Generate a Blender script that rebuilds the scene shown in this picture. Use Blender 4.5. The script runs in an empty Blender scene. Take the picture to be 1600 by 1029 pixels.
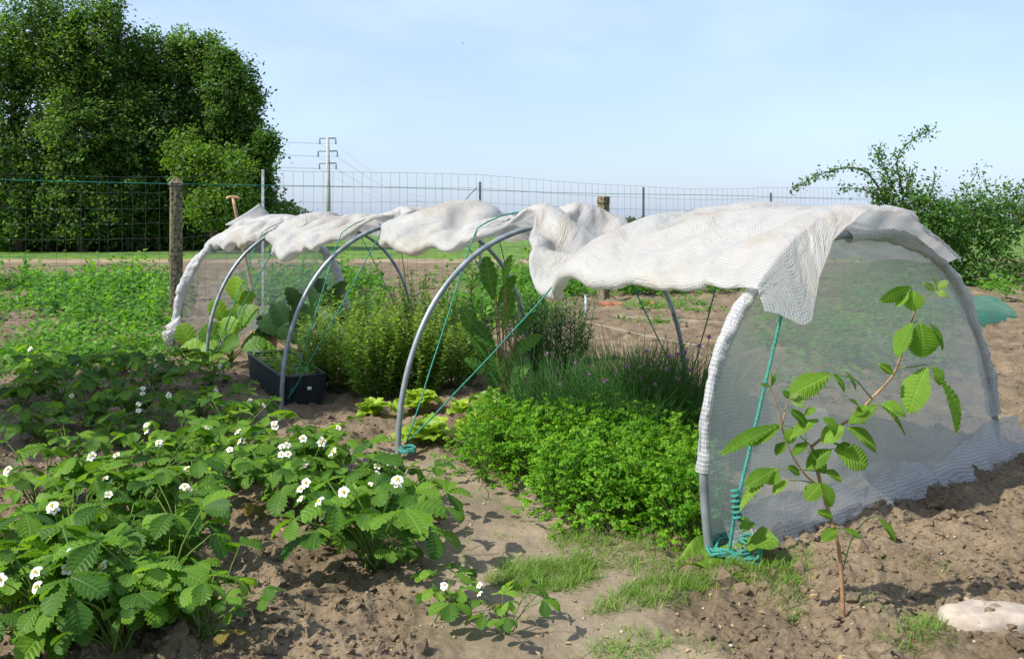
import bpy, math, random
import numpy as np
from mathutils import Vector

random.seed(11)
rng = np.random.default_rng(11)
R = math.radians

# ------------------------------------------------------------------ camera, sky, sun, exposure
FPX, EYE, HOR = 1361.0, 1.25, 345.0        # focal length and horizon in the photograph's pixels, eye height
sc = bpy.context.scene
col = sc.collection
cam_d = bpy.data.cameras.new('camera')
cam_d.sensor_width = 36.0
cam_d.lens = 36.0 * FPX / 1600.0
cam_d.shift_y = -(514.5 - HOR) / 1600.0
cam_d.clip_end = 6000
cam = bpy.data.objects.new('camera', cam_d)
cam.location = (0, 0, EYE)
cam.rotation_euler = (R(90), 0, 0)
col.objects.link(cam)
sc.camera = cam

SUN_DIR = Vector((-0.62, -0.33, 0.75)).normalized()       # towards the sun: left, a little behind the garden
sun_el = math.asin(SUN_DIR.z)
sun_az = math.atan2(SUN_DIR.x, SUN_DIR.y)
world = bpy.data.worlds.new('World')
sc.world = world
world.use_nodes = True
wn, wl = world.node_tree.nodes, world.node_tree.links
wn.clear()
w_out = wn.new('ShaderNodeOutputWorld')
w_bg = wn.new('ShaderNodeBackground')
w_sky = wn.new('ShaderNodeTexSky')
w_sky.sky_type = 'NISHITA'
w_sky.sun_disc = False
w_sky.sun_elevation = sun_el
w_sky.sun_rotation = sun_az
w_sky.air_density = 1.0
w_sky.dust_density = 1.6
w_sky.ozone_density = 1.6
w_bg.inputs['Strength'].default_value = 0.12
# thin summer cloud veil all over the dome
w_tc = wn.new('ShaderNodeTexCoord')
w_map = wn.new('ShaderNodeMapping'); w_map.inputs['Scale'].default_value = (1.0, 1.0, 2.6)
w_nz = wn.new('ShaderNodeTexNoise'); w_nz.inputs['Scale'].default_value = 2.3; w_nz.inputs['Detail'].default_value = 7; w_nz.inputs['Roughness'].default_value = 0.52
w_rmp = wn.new('ShaderNodeMapRange'); w_rmp.inputs['From Min'].default_value = 0.46; w_rmp.inputs['From Max'].default_value = 0.76
w_rmp.inputs['To Min'].default_value = 0.42; w_rmp.inputs['To Max'].default_value = 0.86
w_mix = wn.new('ShaderNodeMixRGB'); w_mix.inputs['Color2'].default_value = (4.5, 5.7, 8.0, 1)
wl.new(w_tc.outputs['Generated'], w_map.inputs['Vector']); wl.new(w_map.outputs['Vector'], w_nz.inputs['Vector'])
wl.new(w_nz.outputs['Fac'], w_rmp.inputs['Value']); wl.new(w_rmp.outputs['Result'], w_mix.inputs['Fac'])
wl.new(w_sky.outputs['Color'], w_mix.inputs['Color1']); wl.new(w_mix.outputs['Color'], w_bg.inputs['Color'])
wl.new(w_bg.outputs['Background'], w_out.inputs['Surface'])

sun_d = bpy.data.lights.new('sun', 'SUN')
sun_d.energy = 4.8
sun_d.angle = R(0.53)
sun_d.color = (1.0, 0.955, 0.88)
sun = bpy.data.objects.new('sun', sun_d)
sun.rotation_euler = (-SUN_DIR).to_track_quat('-Z', 'Y').to_euler()
sun.location = (-6, 3, 9)
col.objects.link(sun)

sc.view_settings.view_transform = 'Standard'
sc.view_settings.look = 'None'
sc.view_settings.exposure = 0.55
sc.view_settings.gamma = 1.0
sc.render.engine = 'CYCLES'
sc.cycles.max_bounces = 8
sc.cycles.transparent_max_bounces = 12
sc.cycles.transmission_bounces = 6
sc.cycles.diffuse_bounces = 4

# ------------------------------------------------------------------ helpers
def G(px, py, z=0.0):
    """where the line of sight through a point of the photograph meets the level z"""
    d = (EYE - z) * FPX / (py - HOR)
    return np.array([(px - 800) / FPX * d, d, z])

def P(px, py, d):
    return np.array([(px - 800) / FPX * d, d, EYE + (HOR - py) / FPX * d])

_tab = np.random.default_rng(5).random((256, 256))
def vn(x, y, o=0):
    x = np.asarray(x, float) + o * 17.3; y = np.asarray(y, float) + o * 9.7
    xi = np.floor(x).astype(int); yi = np.floor(y).astype(int)
    fx = x - xi; fy = y - yi
    fx = fx * fx * (3 - 2 * fx); fy = fy * fy * (3 - 2 * fy)
    a = _tab[xi & 255, yi & 255]; b = _tab[(xi + 1) & 255, yi & 255]
    c = _tab[xi & 255, (yi + 1) & 255]; d = _tab[(xi + 1) & 255, (yi + 1) & 255]
    return (a * (1 - fx) + b * fx) * (1 - fy) + (c * (1 - fx) + d * fx) * fy - 0.5
def fbm(x, y, n=4, o=0, g=0.5):
    s = 0; a = 1
    for i in range(n):
        s = s + a * vn(x * 2 ** i, y * 2 ** i, o + i * 3); a *= g
    return s

def mesh(name, V, Fs, mats, uv=None, rnd=None, smooth=True, midx=None, attr=None):
    V = np.asarray(V, np.float32)
    if not isinstance(Fs, (list, tuple)) or np.ndim(Fs[0]) == 1: Fs = [Fs]
    Fs = [np.asarray(f, np.int32) for f in Fs if len(f)]
    me = bpy.data.meshes.new(name)
    loops = np.concatenate([f.ravel() for f in Fs])
    cnt = np.concatenate([np.full(len(f), f.shape[1], np.int32) for f in Fs])
    start = np.concatenate([[0], np.cumsum(cnt)[:-1]]).astype(np.int32)
    me.vertices.add(len(V)); me.vertices.foreach_set('co', V.ravel())
    me.loops.add(len(loops)); me.loops.foreach_set('vertex_index', loops)
    me.polygons.add(len(cnt)); me.polygons.foreach_set('loop_start', start)
    me.polygons.foreach_set('loop_total', cnt)
    me.polygons.foreach_set('use_smooth', np.full(len(cnt), smooth))
    if midx is not None: me.polygons.foreach_set('material_index', np.asarray(midx, np.int32))
    for m in (mats if isinstance(mats, (list, tuple)) else [mats]): me.materials.append(m)
    if uv is not None:
        l = me.uv_layers.new(name='UVMap'); l.data.foreach_set('uv', np.asarray(uv, np.float32)[loops].ravel())
    if rnd is not None:
        a = me.attributes.new('rnd', 'FLOAT', 'POINT'); a.data.foreach_set('value', np.asarray(rnd, np.float32))
    if attr:
        for k, v in attr.items():
            a = me.attributes.new(k, 'FLOAT', 'POINT'); a.data.foreach_set('value', np.asarray(v, np.float32))
    me.update(calc_edges=True); me.validate()
    return me

def ob(name, me, parent=None, loc=None, rot=None, scale=None):
    o = bpy.data.objects.new(name, me)
    col.objects.link(o)
    if parent is not None: o.parent = parent
    if loc is not None: o.location = loc
    if rot is not None: o.rotation_euler = rot
    if scale is not None: o.scale = (scale,) * 3 if np.isscalar(scale) else scale
    return o

def tag(o, label, cat, group=None, kind=None):
    o['label'] = label; o['category'] = cat
    if group: o['group'] = group
    if kind: o['kind'] = kind
    return o

def thing(name, label, cat, loc=(0, 0, 0), group=None, rz=0):
    o = ob(name, None, loc=tuple(loc)); o.rotation_euler.z = rz
    o.empty_display_size = 0.1
    return tag(o, label, cat, group)

def struct(o):
    o['kind'] = 'structure'; return o

class MB:
    """collects shapes into one mesh"""
    def __init__(s): s.V = []; s.F = {}; s.n = 0; s.r = []; s.m = {}; s.c = []; s.hc = False
    def add(s, V, F, mi=0, rnd=0.0, co=None):
        V = np.asarray(V, float); F = np.asarray(F, int)
        k = F.shape[1]
        s.F.setdefault(k, []).append(F + s.n); s.m.setdefault(k, []).append(np.full(len(F), mi))
        s.c.append(np.full((len(V), 2), 9.0) if co is None else np.asarray(co, float)[:, :2]); s.hc |= co is not None
        s.V.append(V); s.r.append(np.broadcast_to(rnd, (len(V),))); s.n += len(V)
        return s
    def mesh(s, name, mats, smooth=True, uv=None):
        ks = sorted(s.F)
        c = np.concatenate(s.c) if s.hc else None
        return mesh(name, np.concatenate(s.V), [np.concatenate(s.F[k]) for k in ks], mats, uv=uv, attr={'lx': c[:, 0], 'ly': c[:, 1]} if s.hc else None,
                    rnd=np.concatenate(s.r), smooth=smooth, midx=np.concatenate([np.concatenate(s.m[k]) for k in ks]))

def tube(pts, r, n=6, cap=True):
    pts = np.asarray(pts, float); m = len(pts)
    r = np.broadcast_to(np.asarray(r, float), (m,))
    t = np.gradient(pts, axis=0); t /= np.linalg.norm(t, axis=1, keepdims=True) + 1e-9
    up = np.array([0, 0, 1.0]) if abs(t[0, 2]) < 0.9 else np.array([1.0, 0, 0])
    a = np.zeros_like(t); prev = np.cross(t[0], up); prev /= np.linalg.norm(prev)
    for i in range(m):
        p = prev - t[i] * np.dot(prev, t[i]); p /= np.linalg.norm(p) + 1e-9; a[i] = p; prev = p
    b = np.cross(t, a)
    ang = np.linspace(0, 2 * np.pi, n, endpoint=False)
    V = (pts[:, None] + r[:, None, None] * (np.cos(ang)[None, :, None] * a[:, None] + np.sin(ang)[None, :, None] * b[:, None])).reshape(-1, 3)
    i, j = np.meshgrid(np.arange(m - 1), np.arange(n), indexing='ij')
    F = np.stack([i * n + j, i * n + (j + 1) % n, (i + 1) * n + (j + 1) % n, (i + 1) * n + j], -1).reshape(-1, 4)
    if cap:
        V = np.concatenate([V, pts[[0, -1]]]); c0, c1 = len(V) - 2, len(V) - 1
        k = np.arange(n)
        e = np.concatenate([np.stack([np.full(n, c0), (k + 1) % n, k, k], 1), np.stack([np.full(n, c1), (m - 1) * n + k, (m - 1) * n + (k + 1) % n, (m - 1) * n + (k + 1) % n], 1)])
        return V, F, e[:, :3]
    return V, F, np.zeros((0, 3), int)

def add_tube(mb, pts, r, n=6, mi=0, rnd=0.0):
    V, F, T = tube(pts, r, n)
    b = mb.n; mb.add(V, F, mi, rnd)
    if len(T): mb.F.setdefault(3, []).append(T + b); mb.m.setdefault(3, []).append(np.full(len(T), mi))

def smoothline(p, n):
    p = np.asarray(p, float); m = len(p)
    q = np.concatenate([[2 * p[0] - p[1]], p, [2 * p[-1] - p[-2]]])
    out = []
    for x in np.linspace(0, m - 1 - 1e-6, n):
        i = int(x); f = x - i; a, b, c, d = q[i:i + 4]
        out.append(0.5 * ((2 * b) + (-a + c) * f + (2 * a - 5 * b + 4 * c - d) * f * f + (-a + 3 * b - 3 * c + d) * f ** 3))
    return np.array(out)

def gridF(n, m):
    i, j = np.meshgrid(np.arange(n - 1), np.arange(m - 1), indexing='ij')
    return np.stack([i * m + j, (i + 1) * m + j, (i + 1) * m + j + 1, i * m + j + 1], -1).reshape(-1, 4)

def frames(d, hint):
    y = d / (np.linalg.norm(d, axis=-1, keepdims=True) + 1e-9)
    x = np.cross(y, hint); x /= np.linalg.norm(x, axis=-1, keepdims=True) + 1e-9
    z = np.cross(x, y)
    return np.stack([x, y, z], -1)           # columns

def scatter(mb, tmpl, pos, rot, scl, rnd=None, mi=0):
    """copies of a leaf template (V, F) at many places"""
    V, F = tmpl
    n, k = len(pos), len(V)
    scl = np.asarray(scl, float)
    if scl.ndim == 1: scl = scl[:, None].repeat(3, 1)
    W = np.einsum('nij,nkj->nki', rot, V[None] * scl[:, None, :]) + pos[:, None]
    FF = (F[None] + (np.arange(n) * k)[:, None, None]).reshape(-1, F.shape[1])
    if rnd is None: rnd = rng.random(n)
    mb.add(W.reshape(-1, 3), FF, mi, np.repeat(rnd, k))

def unit(n):
    v = rng.normal(size=(n, 3)); return v / np.linalg.norm(v, axis=1, keepdims=True)

# ------------------------------------------------------------------ materials
def new_mat(name):
    m = bpy.data.materials.new(name); m.use_nodes = True
    nt = m.node_tree; nt.nodes.clear()
    return m, nt.nodes, nt.links, nt.nodes.new('ShaderNodeOutputMaterial')

def ramp(n, stops):
    r = n.new('ShaderNodeValToRGB'); e = r.color_ramp.elements
    while len(e) < len(stops): e.new(0.5)
    for el, (p, c) in zip(e, stops): el.position = p; el.color = (*c, 1)
    return r

def leaf_mat(name, dark, light, trans=0.40, rough=0.5, tcol=None, spec=0.22, veins=0):
    m, n, l, out = new_mat(name)
    at = n.new('ShaderNodeAttribute'); at.attribute_name = 'rnd'
    oi = n.new('ShaderNodeObjectInfo')
    ad = n.new('ShaderNodeMath'); ad.operation = 'ADD'
    l.new(at.outputs['Fac'], ad.inputs[0]); l.new(oi.outputs['Random'], ad.inputs[1])
    fr = n.new('ShaderNodeMath'); fr.operation = 'FRACT'; l.new(ad.outputs[0], fr.inputs[0])
    nz = n.new('ShaderNodeTexNoise'); nz.inputs['Scale'].default_value = 38; nz.inputs['Detail'].default_value = 3
    tc = n.new('ShaderNodeTexCoord'); l.new(tc.outputs['Object'], nz.inputs['Vector'])
    mx = n.new('ShaderNodeMath'); mx.operation = 'MULTIPLY_ADD'; mx.inputs[1].default_value = 0.6
    l.new(nz.outputs['Fac'], mx.inputs[0])
    sb = n.new('ShaderNodeMath'); sb.operation = 'SUBTRACT'; sb.inputs[1].default_value = 0.3
    l.new(fr.outputs[0], sb.inputs[0]); l.new(sb.outputs[0], mx.inputs[2])
    rp = ramp(n, [(0.0, dark), (0.55, tuple((np.array(dark) + np.array(light)) / 2)), (1.0, light)])
    l.new(mx.outputs[0], rp.inputs['Fac'])
    b = n.new('ShaderNodeBsdfPrincipled'); b.inputs['Roughness'].default_value = rough
    b.inputs['Specular IOR Level'].default_value = spec
    colr = rp.outputs['Color']
    if veins:      # side veins run from the midrib to the teeth; old leaves carry brown flecks
        ax = n.new('ShaderNodeAttribute'); ax.attribute_name = 'lx'; ay = n.new('ShaderNodeAttribute'); ay.attribute_name = 'ly'
        def mth(op, *a):
            q = n.new('ShaderNodeMath'); q.operation = op
            for i_, v_ in enumerate(a):
                if isinstance(v_, (int, float)): q.inputs[i_].default_value = v_
                else: l.new(v_, q.inputs[i_])
            return q.outputs[0]
        xa = mth('ABSOLUTE', ax.outputs['Fac'])
        ph_ = mth('MULTIPLY', mth('SUBTRACT', ay.outputs['Fac'], mth('MULTIPLY', xa, 0.55)), veins)
        sv = mth('POWER', mth('ABSOLUTE', mth('COSINE', mth('MULTIPLY', ph_, math.pi))), 10.0)
        mr = n.new('ShaderNodeMapRange'); mr.inputs['From Min'].default_value = 0.03; mr.inputs['From Max'].default_value = 0.008; l.new(xa, mr.inputs['Value'])
        vv = mth('MAXIMUM', mth('MULTIPLY', sv, 0.75), mr.outputs['Result'])
        vv = mth('MULTIPLY', vv, mth('LESS_THAN', ay.outputs['Fac'], 5.0))
        vc = n.new('ShaderNodeMixRGB'); vc.blend_type = 'ADD'; vc.inputs['Color2'].default_value = (0.07, 0.085, 0.03, 1); l.new(mth('MULTIPLY', vv, 0.7), vc.inputs['Fac']); l.new(colr, vc.inputs['Color1'])
        nb = n.new('ShaderNodeTexNoise'); nb.inputs['Scale'].default_value = 55; nb.inputs['Detail'].default_value = 2; l.new(tc.outputs['Object'], nb.inputs['Vector'])
        bmr = n.new('ShaderNodeMapRange'); bmr.inputs['From Min'].default_value = 0.70; bmr.inputs['From Max'].default_value = 0.76; bmr.inputs['To Max'].default_value = 0.7; l.new(nb.outputs['Fac'], bmr.inputs['Value'])
        bc = n.new('ShaderNodeMixRGB'); bc.inputs['Color2'].default_value = (0.16, 0.10, 0.04, 1); l.new(bmr.outputs['Result'], bc.inputs['Fac']); l.new(vc.outputs['Color'], bc.inputs['Color1'])
        colr = bc.outputs['Color']
        vb = n.new('ShaderNodeBump'); vb.inputs['Strength'].default_value = 0.55; vb.inputs['Distance'].default_value = 0.004; vb.invert = True
        l.new(mth('ADD', vv, mth('MULTIPLY', nz.outputs['Fac'], 0.6)), vb.inputs['Height']); l.new(vb.outputs[0], b.inputs['Normal'])
    l.new(colr, b.inputs['Base Color'])
    t = n.new('ShaderNodeBsdfTranslucent')
    tm = n.new('ShaderNodeMixRGB'); tm.blend_type = 'MULTIPLY'; tm.inputs['Fac'].default_value = 1
    tm.inputs['Color2'].default_value = (*(tcol or (2.3, 2.2, 0.8)), 1)
    l.new(colr, tm.inputs['Color1']); l.new(tm.outputs['Color'], t.inputs['Color'])
    ms = n.new('ShaderNodeMixShader'); ms.inputs['Fac'].default_value = trans
    l.new(b.outputs[0], ms.inputs[1]); l.new(t.outputs[0], ms.inputs[2]); l.new(ms.outputs[0], out.inputs['Surface'])
    return m

def plain(name, c, rough=0.6, metal=0.0, var=0.25, scale=30, bump=0.0, c2=None, spec=0.4, bscale=None):
    m, n, l, out = new_mat(name)
    b = n.new('ShaderNodeBsdfPrincipled')
    tc = n.new('ShaderNodeTexCoord')
    nz = n.new('ShaderNodeTexNoise'); nz.inputs['Scale'].default_value = scale; nz.inputs['Detail'].default_value = 5
    l.new(tc.outputs['Object'], nz.inputs['Vector'])
    c = np.array(c); lo = c * (1 - var); hi = np.array(c2) if c2 is not None else np.clip(c * (1 + var), 0, 1)
    rp = ramp(n, [(0.32, tuple(lo)), (0.68, tuple(hi))])
    l.new(nz.outputs['Fac'], rp.inputs['Fac']); l.new(rp.outputs['Color'], b.inputs['Base Color'])
    b.inputs['Roughness'].default_value = rough; b.inputs['Metallic'].default_value = metal
    b.inputs['Specular IOR Level'].default_value = spec
    if bump:
        bp = n.new('ShaderNodeBump'); bp.inputs['Strength'].default_value = bump; bp.inputs['Distance'].default_value = 0.01
        n2 = n.new('ShaderNodeTexNoise'); n2.inputs['Scale'].default_value = bscale or scale * 2; n2.inputs['Detail'].default_value = 4
        l.new(tc.outputs['Object'], n2.inputs['Vector']); l.new(n2.outputs['Fac'], bp.inputs['Height']); l.new(bp.outputs[0], b.inputs['Normal'])
    l.new(b.outputs[0], out.inputs['Surface'])
    return m

def soil_mat(name):
    m, n, l, out = new_mat(name)
    b = n.new('ShaderNodeBsdfPrincipled'); b.inputs['Roughness'].default_value = 0.95; b.inputs['Specular IOR Level'].default_value = 0.1
    tc = n.new('ShaderNodeTexCoord')
    n1 = n.new('ShaderNodeTexNoise'); n1.inputs['Scale'].default_value = 2.2; n1.inputs['Detail'].default_value = 6
    n2 = n.new('ShaderNodeTexNoise'); n2.inputs['Scale'].default_value = 60; n2.inputs['Detail'].default_value = 6; n2.inputs['Roughness'].default_value = 0.7
    for q in (n1, n2): l.new(tc.outputs['Object'], q.inputs['Vector'])
    r1 = ramp(n, [(0.3, (0.125, 0.098, 0.064)), (0.7, (0.255, 0.203, 0.138))]); l.new(n1.outputs['Fac'], r1.inputs['Fac'])
    r2 = ramp(n, [(0.3, (0.55, 0.52, 0.5)), (0.72, (1.25, 1.2, 1.15))]); l.new(n2.outputs['Fac'], r2.inputs['Fac'])
    mu = n.new('ShaderNodeMixRGB'); mu.blend_type = 'MULTIPLY'; mu.inputs['Fac'].default_value = 1
    l.new(r1.outputs['Color'], mu.inputs['Color1']); l.new(r2.outputs['Color'], mu.inputs['Color2'])
    at = n.new('ShaderNodeAttribute'); at.attribute_name = 'path'
    r3 = ramp(n, [(0.3, (0.195, 0.158, 0.108)), (0.7, (0.28, 0.228, 0.16))]); l.new(n1.outputs['Fac'], r3.inputs['Fac'])
    m2 = n.new('ShaderNodeMixRGB'); m2.blend_type = 'MULTIPLY'; m2.inputs['Fac'].default_value = 0.45
    l.new(r3.outputs['Color'], m2.inputs['Color1']); l.new(r2.outputs['Color'], m2.inputs['Color2'])
    mp = n.new('ShaderNodeMixRGB'); l.new(at.outputs['Fac'], mp.inputs['Fac'])
    l.new(mu.outputs['Color'], mp.inputs['Color1']); l.new(m2.outputs['Color'], mp.inputs['Color2'])
    l.new(mp.outputs['Color'], b.inputs['Base Color'])
    bp = n.new('ShaderNodeBump'); bp.inputs['Strength'].default_value = 0.7; bp.inputs['Distance'].default_value = 0.012
    l.new(n2.outputs['Fac'], bp.inputs['Height']); l.new(bp.outputs[0], b.inputs['Normal'])
    l.new(b.outputs[0], out.inputs['Surface'])
    return m

def film_mat(name, clear, line, film=(0.8, 0.8, 0.78), pitch=0.016, dirt=0.0, rough=0.35, w=0.12, linecol=(0.85, 0.85, 0.85), trans=0.45, crump=0.0):
    """thread-reinforced plastic film: clear = how see-through the film is, line = how opaque the woven threads are"""
    m, n, l, out = new_mat(name)
    uv = n.new('ShaderNodeUVMap'); uv.uv_map = 'UVMap'
    nw = n.new('ShaderNodeTexNoise'); nw.inputs['Scale'].default_value = 5; nw.inputs['Detail'].default_value = 2
    l.new(uv.outputs['UV'], nw.inputs['Vector'])
    vm = n.new('ShaderNodeVectorMath'); vm.operation = 'MULTIPLY_ADD'
    vm.inputs[1].default_value = (0.02, 0.02, 0); l.new(nw.outputs['Color'], vm.inputs[0]); l.new(uv.outputs['UV'], vm.inputs[2])
    sx = n.new('ShaderNodeSeparateXYZ'); l.new(vm.outputs[0], sx.inputs[0])
    def ln(sock):
        a = n.new('ShaderNodeMath'); a.operation = 'MULTIPLY'; a.inputs[1].default_value = 1 / pitch; l.new(sock, a.inputs[0])
        f = n.new('ShaderNodeMath'); f.operation = 'FRACT'; l.new(a.outputs[0], f.inputs[0])
        s = n.new('ShaderNodeMath'); s.operation = 'SUBTRACT'; s.inputs[1].default_value = 0.5; l.new(f.outputs[0], s.inputs[0])
        b = n.new('ShaderNodeMath'); b.operation = 'ABSOLUTE'; l.new(s.outputs[0], b.inputs[0])
        r = n.new('ShaderNodeMapRange'); r.inputs['From Min'].default_value = w; r.inputs['From Max'].default_value = w * 0.45
        l.new(b.outputs[0], r.inputs['Value']); return r.outputs['Result']
    mx = n.new('ShaderNodeMath'); mx.operation = 'MAXIMUM'; l.new(ln(sx.outputs['X']), mx.inputs[0]); l.new(ln(sx.outputs['Y']), mx.inputs[1])
    # dirt
    nd = n.new('ShaderNodeTexNoise'); nd.inputs['Scale'].default_value = 2.6; nd.inputs['Detail'].default_value = 7; nd.inputs['Roughness'].default_value = 0.65
    l.new(uv.outputs['UV'], nd.inputs['Vector'])
    dr = n.new('ShaderNodeMapRange'); dr.inputs['From Min'].default_value = 0.46; dr.inputs['From Max'].default_value = 0.70; dr.inputs['To Max'].default_value = dirt
    l.new(nd.outputs['Fac'], dr.inputs['Value'])
    cm = n.new('ShaderNodeMixRGB'); cm.inputs['Color1'].default_value = (*film, 1); cm.inputs['Color2'].default_value = (*linecol, 1); l.new(mx.outputs[0], cm.inputs['Fac'])
    cd = n.new('ShaderNodeMixRGB'); cd.inputs['Color2'].default_value = (0.42, 0.32, 0.19, 1); l.new(cm.outputs[0], cd.inputs['Color1']); l.new(dr.outputs['Result'], cd.inputs['Fac'])
    b = n.new('ShaderNodeBsdfPrincipled'); b.inputs['Roughness'].default_value = rough; l.new(cd.outputs[0], b.inputs['Base Color'])
    bp = n.new('ShaderNodeBump'); bp.inputs['Strength'].default_value = 0.6; bp.inputs['Distance'].default_value = 0.003
    l.new(mx.outputs[0], bp.inputs['Height']); l.new(bp.outputs[0], b.inputs['Normal'])
    if crump:       # creases of old stiff film
        b2 = n.new('ShaderNodeBump'); b2.inputs['Strength'].default_value = crump; b2.inputs['Distance'].default_value = 0.02
        v1 = n.new('ShaderNodeTexNoise'); v1.inputs['Scale'].default_value = 9; v1.inputs['Detail'].default_value = 5; v1.inputs['Roughness'].default_value = 0.55; v1.inputs['Distortion'].default_value = 1.2
        l.new(uv.outputs['UV'], v1.inputs['Vector'])
        ab = n.new('ShaderNodeMath'); ab.operation = 'SUBTRACT'; ab.inputs[1].default_value = 0.5; l.new(v1.outputs['Fac'], ab.inputs[0])
        aa2 = n.new('ShaderNodeMath'); aa2.operation = 'ABSOLUTE'; l.new(ab.outputs[0], aa2.inputs[0])
        l.new(aa2.outputs[0], b2.inputs['Height']); l.new(b2.outputs[0], bp.inputs['Normal'])
    t = n.new('ShaderNodeBsdfTranslucent'); l.new(cd.outputs[0], t.inputs['Color'])
    ms = n.new('ShaderNodeMixShader'); ms.inputs['Fac'].default_value = trans; l.new(b.outputs[0], ms.inputs[1]); l.new(t.outputs[0], ms.inputs[2])
    tr = n.new('ShaderNodeBsdfTransparent'); tr.inputs['Color'].default_value = (0.93, 0.94, 0.92, 1)
    op = n.new('ShaderNodeMapRange'); op.inputs['To Min'].default_value = 1 - clear; op.inputs['To Max'].default_value = line; l.new(mx.outputs[0], op.inputs['Value'])
    mo = n.new('ShaderNodeMath'); mo.operation = 'ADD'; mo.use_clamp = True; l.new(op.outputs['Result'], mo.inputs[0]); l.new(dr.outputs['Result'], mo.inputs[1])
    fs = n.new('ShaderNodeMixShader'); l.new(mo.outputs[0], fs.inputs['Fac']); l.new(tr.outputs[0], fs.inputs[1]); l.new(ms.outputs[0], fs.inputs[2])
    l.new(fs.outputs[0], out.inputs['Surface'])
    return m

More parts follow.
